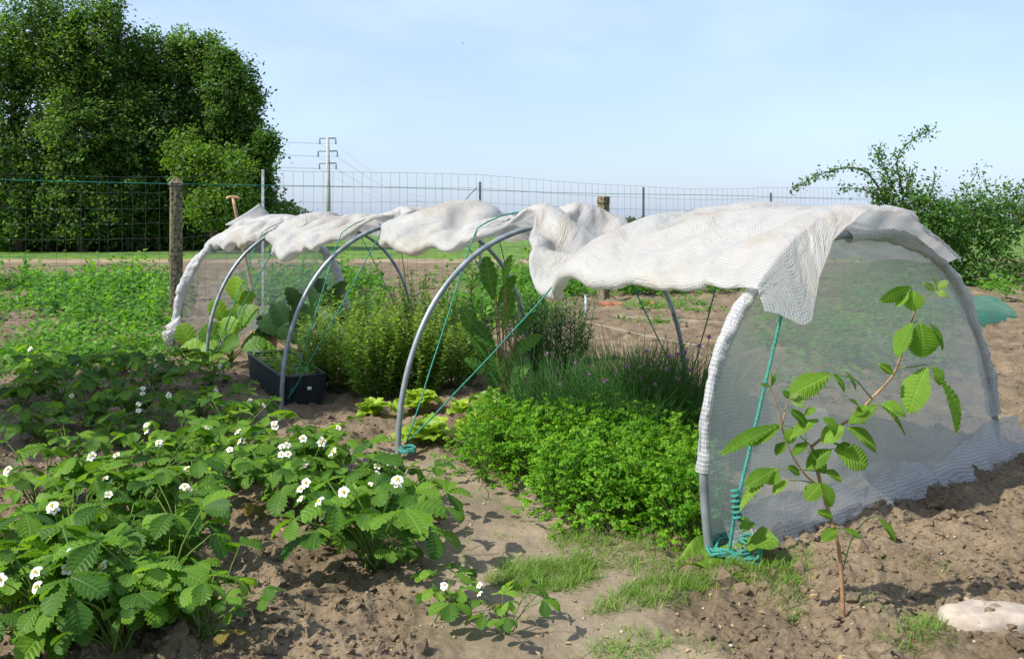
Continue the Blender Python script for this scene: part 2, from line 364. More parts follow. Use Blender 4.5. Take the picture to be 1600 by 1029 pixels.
M = dict(
    soil=soil_mat('soil'),
    field=plain('grass_field', (0.10, 0.17, 0.03), 0.9, var=0.35, scale=1.5, spec=0.1),
    tilled=plain('tilled_soil', (0.27, 0.195, 0.13), 0.95, var=0.3, scale=1.2, bump=0.8, bscale=6, spec=0.1),
    pipe=plain('galvanised_pipe', (0.24, 0.265, 0.28), 0.45, 0.35, var=0.28, scale=14, bump=0.05),
    film_top=film_mat('woven_film_roof', 0.16, 0.96, (0.56, 0.545, 0.52), 0.0135, 0.62, 0.45, 0.17, (0.69, 0.68, 0.67), 0.42, 0.9),
    film_end=film_mat('woven_film_end', 0.38, 0.74, (0.60, 0.63, 0.57), 0.0150, 0.22, 0.25, 0.10, (0.72, 0.74, 0.73), 0.56, 1.0),
    film_far=film_mat('woven_film_far_end', 0.70, 0.45, (0.5, 0.54, 0.5), 0.0165, 0.08, 0.25, 0.10, (0.6, 0.62, 0.62), 0.5),
    film_skirt=film_mat('woven_film_skirt', 0.45, 0.85, (0.5, 0.5, 0.48), 0.0165, 0.25, 0.3, 0.13, (0.7, 0.7, 0.7), 0.4, 1.0),
    film_roll=film_mat('woven_film_bunched', 0.22, 0.95, (0.50, 0.50, 0.50), 0.0165, 0.22, 0.35, 0.15, (0.74, 0.74, 0.75), 0.35, 0.9),
    rope=plain('green_twine', (0.035, 0.21, 0.16), 0.75, var=0.5, scale=160, bump=0.4),
    rope_grey=plain('weathered_twine', (0.07, 0.12, 0.09), 0.7, var=0.3, scale=160),
    white_string=plain('white_string', (0.6, 0.58, 0.54), 0.8, scale=60),
    wire=plain('fence_wire', (0.06, 0.075, 0.07), 0.7, 0.1, scale=40),
    wire_green=plain('green_wire', (0.02, 0.22, 0.17), 0.45, 0.0, scale=40),
    steelpost=plain('painted_steel_post', (0.10, 0.13, 0.13), 0.5, 0.3, scale=20, var=0.4),
    steelpale=plain('zinc_steel_post', (0.40, 0.46, 0.46), 0.5, 0.3, scale=20, var=0.3),
    concrete=plain('lichen_concrete', (0.10, 0.085, 0.055), 0.95, var=0.6, scale=26, bump=0.8, c2=(0.26, 0.23, 0.14), spec=0.1),
    wood=plain('ash_wood', (0.36, 0.22, 0.11), 0.55, var=0.3, scale=22, bump=0.1),
    steel=plain('worn_steel', (0.3, 0.3, 0.3), 0.45, 0.7, scale=30),
    terracotta=plain('terracotta', (0.30, 0.12, 0.06), 0.85, var=0.35, scale=26, bump=0.2),
    claypot=plain('clay_pot', (0.36, 0.21, 0.13), 0.85, var=0.3, scale=20, bump=0.2),
    blackplastic=plain('black_plastic', (0.022, 0.03, 0.032), 0.45, var=0.3, scale=18),
    paper=plain('white_label', (0.7, 0.7, 0.68), 0.6, var=0.05),
    net=film_mat('green_net', 0.55, 0.95, (0.03, 0.2, 0.13), 0.03, 0.1, 0.6, 0.2, (0.03, 0.26, 0.17), 0.3),
    slab=plain('pale_stone', (0.36, 0.30, 0.24), 0.9, var=0.25, scale=18, bump=0.4),
    bark=plain('bark', (0.11, 0.085, 0.06), 0.95, var=0.45, scale=14, bump=0.8, spec=0.1),
    cane=plain('raspberry_cane', (0.26, 0.15, 0.075), 0.6, var=0.35, scale=40),
    pole=plain('pale_concrete', (0.36, 0.36, 0.36), 0.9, var=0.1, scale=2),
    insul=plain('pylon_steel', (0.22, 0.23, 0.25), 0.6, 0.3),
    feather=plain('dark_feathers', (0.02, 0.02, 0.025), 0.6),
    straw=leaf_mat('strawberry_leaf', (0.027, 0.092, 0.008), (0.12, 0.245, 0.018), 0.36, 0.48, veins=8),
    straw_old=leaf_mat('strawberry_old_leaf', (0.07, 0.085, 0.015), (0.22, 0.15, 0.03), 0.3, 0.6, veins=8),
    straw_young=leaf_mat('strawberry_young_leaf', (0.09, 0.20, 0.02), (0.19, 0.33, 0.04), 0.4, 0.45, veins=8),
    stalk=leaf_mat('green_stalk', (0.09, 0.17, 0.03), (0.16, 0.24, 0.05), 0.2),
    petal=plain('white_petal', (0.82, 0.82, 0.76), 0.6, var=0.04),
    pollen=plain('yellow_stamens', (0.62, 0.46, 0.06), 0.8, var=0.2, scale=200),
    parsley=leaf_mat('parsley_leaf', (0.05, 0.16, 0.006), (0.15, 0.31, 0.016), 0.38, 0.5),
    chive=leaf_mat('chive_leaf', (0.035, 0.11, 0.03), (0.11, 0.24, 0.06), 0.28, 0.45),
    chive_fl=plain('chive_flower', (0.42, 0.22, 0.40), 0.8, var=0.35, scale=90),
    sage=leaf_mat('herb_leaf', (0.075, 0.16, 0.026), (0.23, 0.34, 0.08), 0.42, 0.55),
    tarragon=leaf_mat('tarragon_leaf', (0.025, 0.075, 0.02), (0.075, 0.15, 0.04), 0.3, 0.5),
    chard=leaf_mat('chard_leaf', (0.025, 0.09, 0.012), (0.07, 0.18, 0.02), 0.34, 0.5, veins=7),
    chard_pale=leaf_mat('pale_basal_leaf', (0.12, 0.22, 0.03), (0.24, 0.36, 0.08), 0.38, 0.45),
    redstem=plain('red_stem', (0.28, 0.10, 0.05), 0.6, var=0.35, scale=30, c2=(0.25, 0.22, 0.08)),
    lettuce=leaf_mat('lettuce_leaf', (0.20, 0.34, 0.03), (0.36, 0.50, 0.07), 0.42, 0.4, (1.6, 1.5, 0.7)),
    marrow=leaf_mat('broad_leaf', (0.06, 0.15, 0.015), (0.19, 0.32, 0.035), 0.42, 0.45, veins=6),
    marrow_shaded=leaf_mat('shaded_broad_leaf', (0.016, 0.05, 0.012), (0.04, 0.10, 0.02), 0.25, 0.5),  # broad leaf again, the shade under the cover put into its colour
    crop=leaf_mat('crop_leaf', (0.04, 0.135, 0.012), (0.14, 0.30, 0.03), 0.4, 0.5),
    grass=leaf_mat('grass_blade', (0.08, 0.17, 0.02), (0.20, 0.30, 0.06), 0.35, 0.5),
    poplar=leaf_mat('poplar_leaf', (0.028, 0.08, 0.015), (0.11, 0.195, 0.04), 0.42, 0.5),
    willow=leaf_mat('bright_bush_leaf', (0.04, 0.105, 0.013), (0.115, 0.205, 0.026), 0.38, 0.5),
    plum=leaf_mat('plum_leaf', (0.03, 0.085, 0.016), (0.10, 0.21, 0.036), 0.36, 0.45),
    rasp=leaf_mat('raspberry_leaf', (0.08, 0.18, 0.014), (0.18, 0.32, 0.04), 0.46, 0.6, spec=0.15, veins=11),
    rasp_young=leaf_mat('raspberry_shoot', (0.16, 0.27, 0.05), (0.28, 0.36, 0.12), 0.4, 0.5),
    distant=leaf_mat('distant_tree_leaf', (0.05, 0.085, 0.05), (0.08, 0.12, 0.065), 0.3, 0.6),
    debris=plain('dead_leaf', (0.30, 0.20, 0.10), 0.9, var=0.4, scale=20),
)

# ------------------------------------------------------------------ ground
PATH = np.array([G(930, 1100)[:2], G(870, 960)[:2], G(800, 860)[:2], G(740, 800)[:2], G(665, 762)[:2], G(600, 745)[:2]])
def seg_dist(x, y, line):
    d = np.full(np.shape(x), 1e9)
    for a, b in zip(line[:-1], line[1:]):
        ab = b - a; t = np.clip(((x - a[0]) * ab[0] + (y - a[1]) * ab[1]) / (ab @ ab), 0, 1)
        d = np.minimum(d, np.hypot(x - a[0] - t * ab[0], y - a[1] - t * ab[1]))
    return d
def path_mask(x, y):
    d = seg_dist(x, y, PATH) + 0.16 * fbm(x * 3, y * 3, 3, 4)
    return np.clip((0.46 - d) / 0.16, 0, 1)
def gz(x, y):
    pm = path_mask(x, y)
    rough = 0.05 * fbm(x * 2.2, y * 2.2, 3, 1) + 0.050 * fbm(x * 9, y * 9, 4, 2, 0.6)
    ridge = 0.020 * np.abs(fbm(x * 24, y * 24, 3, 7, 0.6))
    return (rough + ridge) * (1 - 0.80 * pm) - 0.015 * pm + 0.004 * pm * fbm(x * 20, y * 20, 2, 3)

nr, nc = 560, 520
dd = 1.7 * (26.0 / 1.7) ** (np.linspace(0, 1, nr))
aa = np.linspace(-0.80, 0.80, nc)
YY, AA = np.meshgrid(dd, aa, indexing='ij'); XX = YY * AA
XX = XX + np.sign(XX) * np.maximum(0, np.abs(AA) - 0.66) * 8
ZZ = gz(XX, YY)
fade = np.clip((26 - YY) / 4, 0, 1); ZZ = ZZ * fade
V = np.stack([XX, YY, ZZ], -1).reshape(-1, 3)
gnd = struct(ob('garden_soil', mesh('garden_soil', V, gridF(nr, nc)[:, ::-1], M['soil'], attr={'path': path_mask(XX, YY).ravel()})))

def sheet(name, x0, x1, y0, y1, z, m):
    v = [(x0, y0, z), (x1, y0, z), (x1, y1, z), (x0, y1, z)]
    return struct(ob(name, mesh(name, v, [(0, 1, 2, 3)], m)))
sheet('ground', -3000, 3000, -40, 5000, -0.16, M['field'])
sheet('tilled_field', -60, 60, 21.0, 31.0, -0.11, M['tilled'])

# clods lying on the dug soil
ico = np.array([(0, 0, 1), (.894, 0, .447), (.276, .851, .447), (-.724, .526, .447), (-.724, -.526, .447), (.276, -.851, .447),
                (.724, .526, -.447), (-.276, .851, -.447), (-.894, 0, -.447), (-.276, -.851, -.447), (.724, -.526, -.447), (0, 0, -1)])
icoF = np.array([(0, 1, 2), (0, 2, 3), (0, 3, 4), (0, 4, 5), (0, 5, 1), (1, 6, 2), (2, 7, 3), (3, 8, 4), (4, 9, 5), (5, 10, 1),
                 (6, 7, 2), (7, 8, 3), (8, 9, 4), (9, 10, 5), (10, 6, 1), (11, 7, 6), (11, 8, 7), (11, 9, 8), (11, 10, 9), (11, 6, 10)])
mb = MB()
for k in range(10):
    t = ico * (1 + 0.30 * rng.normal(size=(12, 1))) * np.array([1, rng.uniform(.7, 1.1), rng.uniform(.5, .8)])
    n = 4200
    y = 2.3 * (13 / 2.3) ** rng.random(n); x = y * rng.uniform(-0.66, 0.66, n)
    keep = (path_mask(x, y) < 0.25) & (fbm(x * 1.3, y * 1.3, 2, 9) > -0.22)
    x, y = x[keep], y[keep]; n = len(x)
    s = np.clip(rng.lognormal(-5.3, 0.65, n), 0.002, 0.034)
    fr = frames(unit(n) * [1, 1, .3], np.tile([0, 0, 1.0], (n, 1)))
    scatter(mb, (t, icoF), np.stack([x, y, gz(x, y) + s * 0.15], -1), fr, s)
o = ob('soil_clods', mb.mesh('soil_clods', M['soil'], smooth=False)); tag(o, 'crumbly brown soil clods strewn over the dug beds', 'soil', kind='stuff')

# ------------------------------------------------------------------ the tunnel: hoops
LB = [G(1110, 872)[:2], G(622, 712)[:2], G(440, 637)[:2], G(323, 572)[:2], G(272, 540)[:2]]
axis = (LB[4] - LB[0]) / np.hypot(*(LB[4] - LB[0]))       # along the tunnel, away from the viewer
side = np.array([axis[1], -axis[0]])                      # across, to the far long side
WID = [2.3, 2.25, 2.1, 2.05, 1.9]; HGT = [1.19, 1.22, 1.24, 1.22, 1.2]
LEAN = [0.14, 0.0, 0.0, 0.0, 0.0]
def hoop_pt(k, t):
    t = np.asarray(t, float); c = np.cos(t); s = np.abs(np.sin(t))
    p = 0.82 if k == 0 else 0.9
    z = HGT[k] * s ** p
    o = (-np.sign(c) * np.abs(c) ** p + 1) / 2 * WID[k] - LEAN[k] * np.sin(np.clip(z / HGT[k], 0, 1) * np.pi / 2) ** 1
    return np.stack([LB[k][0] + side[0] * o, LB[k][1] + side[1] * o, z], -1)
def arch(s, t):
    """surface through the hoops; s = 0 at the near hoop .. 4 at the far one"""
    s = np.asarray(s, float); i = np.clip(np.floor(s).astype(int), 0, 3); f = (s - i)[..., None]
    H = np.stack([hoop_pt(k, t) for k in range(5)], 0)
    ii = np.broadcast_to(i, H.shape[1:-1])
    a = np.take_along_axis(H, np.broadcast_to(ii[None, ..., None], (1,) + H.shape[1:]), 0)[0]
    b = np.take_along_axis(H, np.broadcast_to(ii[None, ..., None] + 1, (1,) + H.shape[1:]), 0)[0]
    return a * (1 - f) + b * f

hoop_words = ['grey pipe hoop at the netted near end, foot tangled in green rope',
              'grey pipe hoop rising beside the lettuces, brightest and tallest in view',
              'grey pipe hoop standing in front of the black ribbed trough',
              'thin grey pipe hoop in front of the broad-leaved plant',
              'farthest grey pipe hoop wrapped in crumpled film beside the old post']
for k in range(5):
    th = np.concatenate([[0.0], np.linspace(0.0, np.pi, 61), [np.pi]])
    p = hoop_pt(k, th); p += np.stack([fbm(th * 2.2 + 5 * k, th * 0 + q, 2, q + k) for q in range(3)], -1) * .014 * np.sin(th)[:, None]; p[0, 2] = -0.2; p[-1, 2] = -0.2
    me = MB(); add_tube(me, p, 0.0155 if k else 0.017, 12)
    tag(ob('tunnel_hoop', me.mesh('tunnel_hoop', M['pipe'])), hoop_words[k], 'hoop', 'pipe hoops of the tunnel')

# ------------------------------------------------------------------ the cover
def tab(x, pts):
    pts = np.array(pts); return np.interp(x, pts[:, 0], pts[:, 1])
TL = [(-.3, 49), (0, 51), (.1, 54), (.35, 55), (.48, 57), (.58, 57), (.64, 56), (.72, 62), (.85, 72), (.97, 80), (1.06, 79), (1.13, 70), (1.22, 66), (1.45, 64), (1.7, 66),
      (1.83, 71), (1.95, 80), (2.05, 79), (2.12, 68), (2.22, 62), (2.5, 59), (2.7, 60), (2.85, 64), (2.95, 72), (3.05, 72), (3.15, 66), (3.3, 62), (3.6, 61), (4.0, 56), (4.3, 54)]
TR = [(-.3, 122), (0, 122), (.15, 122), (.3, 122), (.5, 122), (.62, 120), (.75, 118), (1.0, 112), (1.2, 122), (1.5, 127), (1.85, 115), (2.0, 110), (2.2, 122), (2.6, 124), (3.0, 112), (3.3, 120), (4.0, 125)]
RISE = [(-.3, .10), (0, .115), (.3, .125), (.48, .09), (.58, .03), (.66, -.08), (.74, -.11), (.83, -.01), (.94, .11), (1.02, .09), (1.12, .06), (1.3, .03), (1.42, .04), (1.58, .13), (1.72, .09),
        (1.84, .05), (1.92, .09), (2.02, .08), (2.14, .05), (2.3, .035), (2.6, .04), (2.72, .03), (2.85, .07), (3.0, .07), (3.13, .05), (3.3, .05), (3.6, .07), (3.85, .09), (4.0, .05)]
def gauss(x, c, w): return np.exp(-((x - c) / w) ** 2)
def smooth_tab(s, pts, w=0.035):
    return sum(tab(s + d * w, pts) * k for d, k in ((-1.5, .15), (-.75, .22), (0, .26), (.75, .22), (1.5, .15)))
def cover_pt(s, t):
    """loose sheet lying over the hoops: sags, folds and string-pulled valleys"""
    s = np.asarray(s, float); t = np.asarray(t, float); deg = np.degrees(t)
    p = arch(np.clip(s, 0, 4), t)
    ext = (s - np.clip(s, 0, 4)) * 1.75
    p = p + np.stack([axis[0] * ext, axis[1] * ext, 0 * ext], -1)
    q = arch(np.clip(s, 0, 4), t + 0.02)
    nrm = np.stack([p[..., 0] * 0, p[..., 1] * 0, p[..., 0] * 0 + 1], -1)
    c = -np.cos(t)
    nrm = np.stack([side[0] * c, side[1] * c, np.sin(t)], -1)
    top = np.exp(-((deg - 90) / np.where(deg > 90, 14, 30)) ** 2)
    off = 0.022 + smooth_tab(s, RISE) * (0.25 + 0.75 * top)
    # belly of each bay on the low side
    bay = np.sin(np.pi * (s - np.floor(s))) ** 2
    low = 1 / (1 + np.exp((deg - 66) / 4))
    off = off + 0.02 * bay * low
    # pulled in by the twine
    for c0, w0, d0 in ((0.66, .07, .13), (1.16, .04, .05), (1.85, .04, .045), (2.15, .04, .05), (2.74, .05, .06), (3.14, .04, .05)):
        off = off - d0 * gauss(s, c0, w0) * (0.5 + 0.5 * low)
    u = s * 1.75; a = t * 1.1
    fold = 0.050 * fbm(u * 2.4 + a * 1.1, a * 1.6 - u * .5, 3, 21) + 0.040 * fbm(u * 6 + 2 * a, a * 2.2, 3, 22)
    near_hoop = sum(gauss(s, k, 0.16) for k in range(0, 5))
    fold = fold + near_hoop * 0.028 * np.sin(u * 34 + 9 * fbm(a * 2, u * 2, 2, 30)) * (0.4 + 0.6 * top) * np.where(s < .3, .25, 1)
    fold = fold * np.where(s < 0.62, 0.5, 1.0) + 0.006 * fbm(u * 22, a * 22, 2, 23)
    off = off + fold * .45
    return p + nrm * off[..., None]

cover = thing('tunnel_cover', 'dirty white woven plastic sheet rolled up over the garden tunnel', 'plastic sheet', (0, 0, 0))
def drape(P0, slack, goal, steps, grav=0.0006, seed=3, bend=((2, .45), (4, .20), (8, .08))):
    """loose sheet: longer than the frame it lies on, so it settles into folds"""
    r_ = np.random.default_rng(seed); n, m = P0.shape[:2]
    sm_ = np.stack([fbm(np.arange(n)[:, None] * .11 + k * 9, np.arange(m)[None] * .13 + np.zeros((n, 1)), 3, k + 5) for k in range(3)], -1)
    X = P0 + sm_ * .03 * (1 - np.clip(goal * 4, 0, 1))[..., None] + r_.normal(size=P0.shape) * .0015; Vv = np.zeros_like(X)
    cons = []
    def pair(di, dj, k, parity, ax):
        a = (slice(0, n - di), slice(0, m - dj) if dj >= 0 else slice(-dj, m)); b = (slice(di, n), slice(dj, m) if dj >= 0 else slice(0, m + dj))
        rest = np.linalg.norm(P0[b] - P0[a], axis=-1) * (slack[a] + slack[b]) / 2
        st = max(di, abs(dj)); idx = np.arange(n - di)[:, None] * (1 if ax == 0 else 0) + np.arange(m - abs(dj))[None] * (1 if ax == 1 else 0)
        for p_ in (0, 1):
            if ax == 0: ra = np.concatenate([np.arange(q, min(q + st, n - di)) for q in range(p_ * st, n - di, 2 * st)]); A = (ra, a[1]); B = (ra + di, b[1]); rr = rest[ra]
            else:
                ca = np.concatenate([np.arange(q, min(q + st, m - dj)) for q in range(p_ * st, m - dj, 2 * st)]); A = (slice(None), ca); B = (slice(None), ca + dj); rr = rest[:, ca]
            cons.append((A, B, rr, k))
    for di, dj, ax in ((1, 0, 0), (0, 1, 1)): pair(di, dj, 1.0, 0, ax)
    pair(1, 1, .5, 0, 0); pair(1, -1, .5, 0, 0)
    for st, k in bend: pair(st, 0, k, 0, 0); pair(0, st, k, 0, 1)
    g = goal[..., None]
    for it in range(steps):
        Vv *= .90; Vv[..., 2] -= grav
        Y = X + Vv
        for _ in range(2):
            for A, B, rr, k in cons:
                a, b = Y[A], Y[B]; d = b - a; L = np.sqrt((d * d).sum(-1)) + 1e-9
                c = (d * ((L - rr) / L * .5 * k)[..., None]); Y[A] = a + c; Y[B] = b - c
            Y += g * (P0 - Y)
        Vv = np.clip(Y - X, -.02, .02); X = X + Vv
    return X

ns, nt = 330, 74
S1 = np.linspace(-0.04, 4.06, ns)
tl = np.radians(smooth_tab(S1, TL, 0.02) - 2.0 * np.sin(np.pi * (S1 % 1)) ** 2) + 0.03 * fbm(S1 * 5, S1 * 0, 2, 40); tr = np.radians(smooth_tab(S1, TR, 0.03))
W = np.linspace(0, 1, nt)
T = tl[:, None] + (tr - tl)[:, None] * W[None]
SS = np.broadcast_to(S1[:, None], T.shape)
C = cover_pt(SS, T)
# loose hood hanging over the near hoop
OV = [(44, .02), (48, .05), (54, .15), (60, .27), (63, .29), (67, .20), (73, .13), (80, .11), (90, .10), (98, .07), (104, .045), (112, .035), (130, .03)]
nq = 18; Q, A = np.meshgrid(np.linspace(1, 0, nq, endpoint=False), np.degrees(T[0]), indexing='ij')
o_ = tab(A, OV) * Q; dr = tab(A, [(47, .95), (64, .95), (72, .6), (82, .15), (95, .2), (104, .7), (130, .9)])
hood = C[0][None] + np.stack([-axis[0] * o_ * (1.05 - .7 * dr), -axis[1] * o_ * (1.05 - .7 * dr), -o_ * dr * (.75 + .25 * Q)], -1)
# low edge turned under
nh = 9
e0 = C[:, 0]; tg = C[:, 0] - C[:, 2]; tg /= np.linalg.norm(tg, axis=1, keepdims=True)
inw = np.stack([np.full(ns, side[0]), np.full(ns, side[1]), np.full(ns, -0.15)], -1); inw -= tg * np.sum(inw * tg, 1, keepdims=True); inw /= np.linalg.norm(inw, axis=1, keepdims=True)
rad = (0.020 + 0.038 * np.sin(np.pi * (S1 % 1)) ** 2 + 0.02 * fbm(S1 * 7, S1 * 3, 2, 50)) * np.where((S1 % 1 < .1) | (S1 % 1 > .9), .6, 1)
ph = np.linspace(R(165), R(14), nh)
Hm = e0[:, None] + rad[:, None, None] * (1.5 * np.sin(ph)[None, :, None] * tg[:, None] + .8 * (1 - np.cos(ph))[None, :, None] * inw[:, None])
C = np.concatenate([Hm, C], 1)
hoodL = hood[:, :1] + (Hm[0] - C[0, nh])[None] * np.linspace(.05, .9, nq)[:, None, None]
C = np.concatenate([np.concatenate([hoodL, hood], 1), C], 0)
n_, m_ = C.shape[:2]
Sg = np.concatenate([np.full(nq, -.04), S1])
slack = 1.03 + .075 * np.clip(np.array([sum(gauss(s_, k, .14) for k in (1, 2, 3, 4)) for s_ in Sg]), 0, 1) + .045 * (Sg > .6)
slack = np.repeat(slack[:, None], m_, 1) * (1 + .03 * fbm(np.arange(n_)[:, None] * .06, np.arange(m_)[None] * .08 + np.zeros((n_, 1)), 2, 77))
goal = np.full((n_, m_), .010)
for c0 in (.66, 1.16, 1.85, 2.15, 2.74, 3.14): goal = np.maximum(goal, (.35 * gauss(Sg, c0, .02))[:, None])
for c0 in (0, 1, 2, 3, 4): goal = np.maximum(goal, (.10 * gauss(Sg, c0, .03))[:, None] * np.exp(-((np.arange(m_) - 35) / 22.) ** 2)[None])
goal[:nq] = np.linspace(.02, .06, nq)[:, None]
du = np.concatenate([np.zeros((1, m_)), np.cumsum(np.linalg.norm(np.diff(C, axis=0), axis=2), 0)], 0); dv = np.concatenate([np.zeros((n_, 1)), np.cumsum(np.linalg.norm(np.diff(C, axis=1), axis=2), 1)], 1)
UV = np.stack([du, dv], -1).reshape(-1, 2)
C = drape(C, slack, goal, 110)
ob('roof_sheet', mesh('roof_sheet', C.reshape(-1, 3), gridF(n_, m_), M['film_top'], uv=UV), cover)

# stiff folded corner standing up at the far end
fl = np.array([P(352, 352, 9.0), P(405, 318, 9.35), P(424, 340, 9.4), P(408, 352, 9.1)])
n = 12; u, v = np.meshgrid(np.linspace(0, 1, n), np.linspace(0, 1, n), indexing='ij')
F4 = fl[0] * ((1 - u) * (1 - v))[..., None] + fl[1] * (u * (1 - v))[..., None] + fl[2] * (u * v)[..., None] + fl[3] * ((1 - u) * v)[..., None]
F4[..., 1] += 0.05 * np.sin(u * 3) + 0.02 * fbm(u * 4, v * 4, 2, 3)
me = mesh('folded_flap', F4.reshape(-1, 3), gridF(n, n), M['film_top'], uv=np.stack([u * .4, v * .3], -1).reshape(-1, 2))
fo = ob('folded_flap', me, cover); sm = fo.modifiers.new('s', 'SOLIDIFY'); sm.thickness = 0.012

# netted end panels
def end_panel(k, m, name, z0, bulge, seed, up=0.0):
    nz_, nx_ = 70, 110
    zt = np.linspace(0, 1, nz_) ** 0.9
    tt = np.arcsin(np.clip(zt, 0, 1) ** (1 / (0.82 if k == 0 else 0.9)))
    Lp = hoop_pt(k, tt); Rp = hoop_pt(k, np.pi - tt)
    w = np.linspace(0, 1, nx_)
    Pn = Lp[:, None] * (1 - w)[None, :, None] + Rp[:, None] * w[None, :, None]
    h = z0 + (HGT[k] - z0) * zt; Pn[..., 2] = h[:, None]
    zz = Pn[..., 2] / HGT[k]; ww = np.broadcast_to(w, zz.shape)
    width = np.linalg.norm(Rp - Lp, axis=1)
    uvx = (ww - .5) * width[:, None]
    wr = bulge * np.sin(np.pi * ww) * np.sin(np.pi * np.clip(zz, 0, 1)) + 0.030 * fbm(ww * 5 + zz, zz * 4, 3, seed) * np.sin(np.pi * ww) ** .5
    wr = wr + 0.05 * np.clip(.25 - zz, 0, 1) * 4 * fbm(ww * 14, zz * 3, 3, seed + 1) * np.sin(np.pi * ww) ** .3
    Pn[..., 0] -= axis[0] * wr; Pn[..., 1] -= axis[1] * wr
    return ob(name, mesh(name, Pn.reshape(-1, 3), gridF(nz_, nx_), m, uv=np.stack([uvx, Pn[..., 2]], -1).reshape(-1, 2)), cover)
end_panel(0, M['film_end'], 'end_panel', 0.0, 0.05, 80)
end_panel(4, M['film_far'], 'end_panel', 0.05, -0.03, 90)

# crumpled skirt of doubled film along the foot of the near panel
nu, nv = 160, 22
u = np.linspace(0.02, 1.08, nu); v = np.linspace(0, 1, nv); Um, Vm = np.meshgrid(u, v, indexing='ij')
hgt = smooth_tab(Um, [(0, .13), (.12, .17), (.24, .17), (.36, .12), (.45, .2), (.52, .17), (.62, .10), (.72, .10), (.8, .14), (.92, .2), (1.1, .22)], .04) + .025 * fbm(Um * 12, Um * 0, 2, 7)
a0 = LB[0]; outw = 0.012 + 0.10 * (1 - Vm) ** 1.6 + 0.07 * fbm(Um * 15, Vm * 1.6, 3, 99) * (1 - .75 * Vm)
Sk = np.stack([a0[0] + side[0] * WID[0] * Um - axis[0] * outw, a0[1] + side[1] * WID[0] * Um - axis[1] * outw, 0.0 + hgt * Vm], -1)
ob('skirt', mesh('skirt', Sk.reshape(-1, 3), gridF(nu, nv), M['film_skirt'], uv=np.stack([Um * 2.3, hgt * Vm * 1.25], -1).reshape(-1, 2)), cover)

# film wound round the end hoops
def sleeve(k, t0, t1, r, amp, name='edge_sleeve'):
    n = 150; t = np.linspace(R(t0), R(t1), n); p = hoop_pt(k, t)
    m_ = 16; V_, F_, _ = tube(p, r, m_, cap=False)
    V_ = V_.reshape(n, m_, 3); d = V_ - p[:, None]; dn = d / np.linalg.norm(d, axis=2, keepdims=True)
    al = np.concatenate([[0], np.cumsum(np.linalg.norm(np.diff(p, axis=0), axis=1))])
    an = np.linspace(0, 2 * np.pi, m_, endpoint=False)
    ns_ = fbm(al[:, None] * 22 + np.cos(an) * .8, al[:, None] * 7 + np.sin(an) * 1.3, 3, int(k + t0)) + .6 * np.sin(an * 2 + al[:, None] * 9)
    V_ = p[:, None] + dn * (r + amp * ns_)[..., None]
    uv_ = np.stack([np.broadcast_to(al[:, None], (n, m_)), np.broadcast_to(np.abs(an - np.pi) * r * 1.6, (n, m_))], -1).reshape(-1, 2)
    ob(name, mesh(name, V_.reshape(-1, 3), F_, M['film_roll'], uv=uv_), cover)
sleeve(0, 12, 60, 0.024, 0.009)
sleeve(0, 86, 172, 0.029, 0.014)
sleeve(4, 10, 62, 0.045, 0.02)
sleeve(4, 118, 170, 0.04, 0.015)
# knot of film at the foot of the far hoop
t = ico * (1 + .25 * rng.normal(size=(12, 1)))
kn = MB(); kp = LB[4]
for q in range(3): kn.add(t[:, [q % 3, (q + 1) % 3, (q + 2) % 3]] * [.07, .06, .10] + [kp[0] - .02 + .03 * q, kp[1] - .06, .10 + .05 * q], icoF)
ob('knot', kn.mesh('knot', M['film_roll'], uv=np.random.default_rng(2).random((36, 2)) * .1, smooth=False), cover)

# ------------------------------------------------------------------ twine over the cover
def twine(k, so, label, left_z=0.06, r=0.0045, rr=None):
    s_ = k + so
    tl_ = float(np.radians(smooth_tab(np.array([s_]), TL, .02)[0])); tr_ = float(np.radians(smooth_tab(np.array([s_]), TR, .03)[0]))
    th = np.linspace(tl_ - .03, tr_ + .03, 34)
    on = cover_pt(np.full_like(th, s_), th)
    c = -np.cos(th); on = on + np.stack([side[0] * c, side[1] * c, np.sin(th)], -1) * 0.012
    a = np.array([LB[k][0] + side[0] * .05, LB[k][1] + side[1] * .05, left_z]); rb = hoop_pt(k, np.pi); rb[2] = .06
    first = on[0] - .012 * np.array([side[0], side[1], 0]) * 2 + [0, 0, -.03]
    last = on[-1] + .012 * np.array([side[0], side[1], 0])
    def str_(p, q, n): return p + (q - p) * np.linspace(0, 1, n)[:, None] + np.array([0, 0, -1]) * (.012 * np.sin(np.pi * np.linspace(0, 1, n)))[:, None]
    pts = np.concatenate([str_(a, first, 14)[:-1], on, str_(last, rb, 14)[1:]])
    pts = pts + .004 * np.stack([fbm(np.arange(len(pts)) * .7 + q * 5, np.zeros(len(pts)), 2, q + k) for q in range(3)], -1)
    mbb = MB(); add_tube(mbb, pts, r, 6)
    tag(ob('twine', mbb.mesh('twine', M['rope'])), label, 'string', 'green twine tying down the cover')
twine(1, -.36, 'green twine running up to the deepest fold of the white cover')
twine(1, .13, 'green twine tied to the brightest hoop, passing just behind it')
twine(2, -.16, 'green twine in front of the hoop by the black trough, upper strand', r=.0042)
twine(2, .14, 'green twine behind the hoop by the black trough, lower strand', r=.0042)
twine(3, -.27, 'thin green twine crossing the cover beside the broad-leaved plant, right strand', r=.004)
twine(3, .13, 'thin green twine under the cover beside the broad-leaved plant, left strand', r=.004)
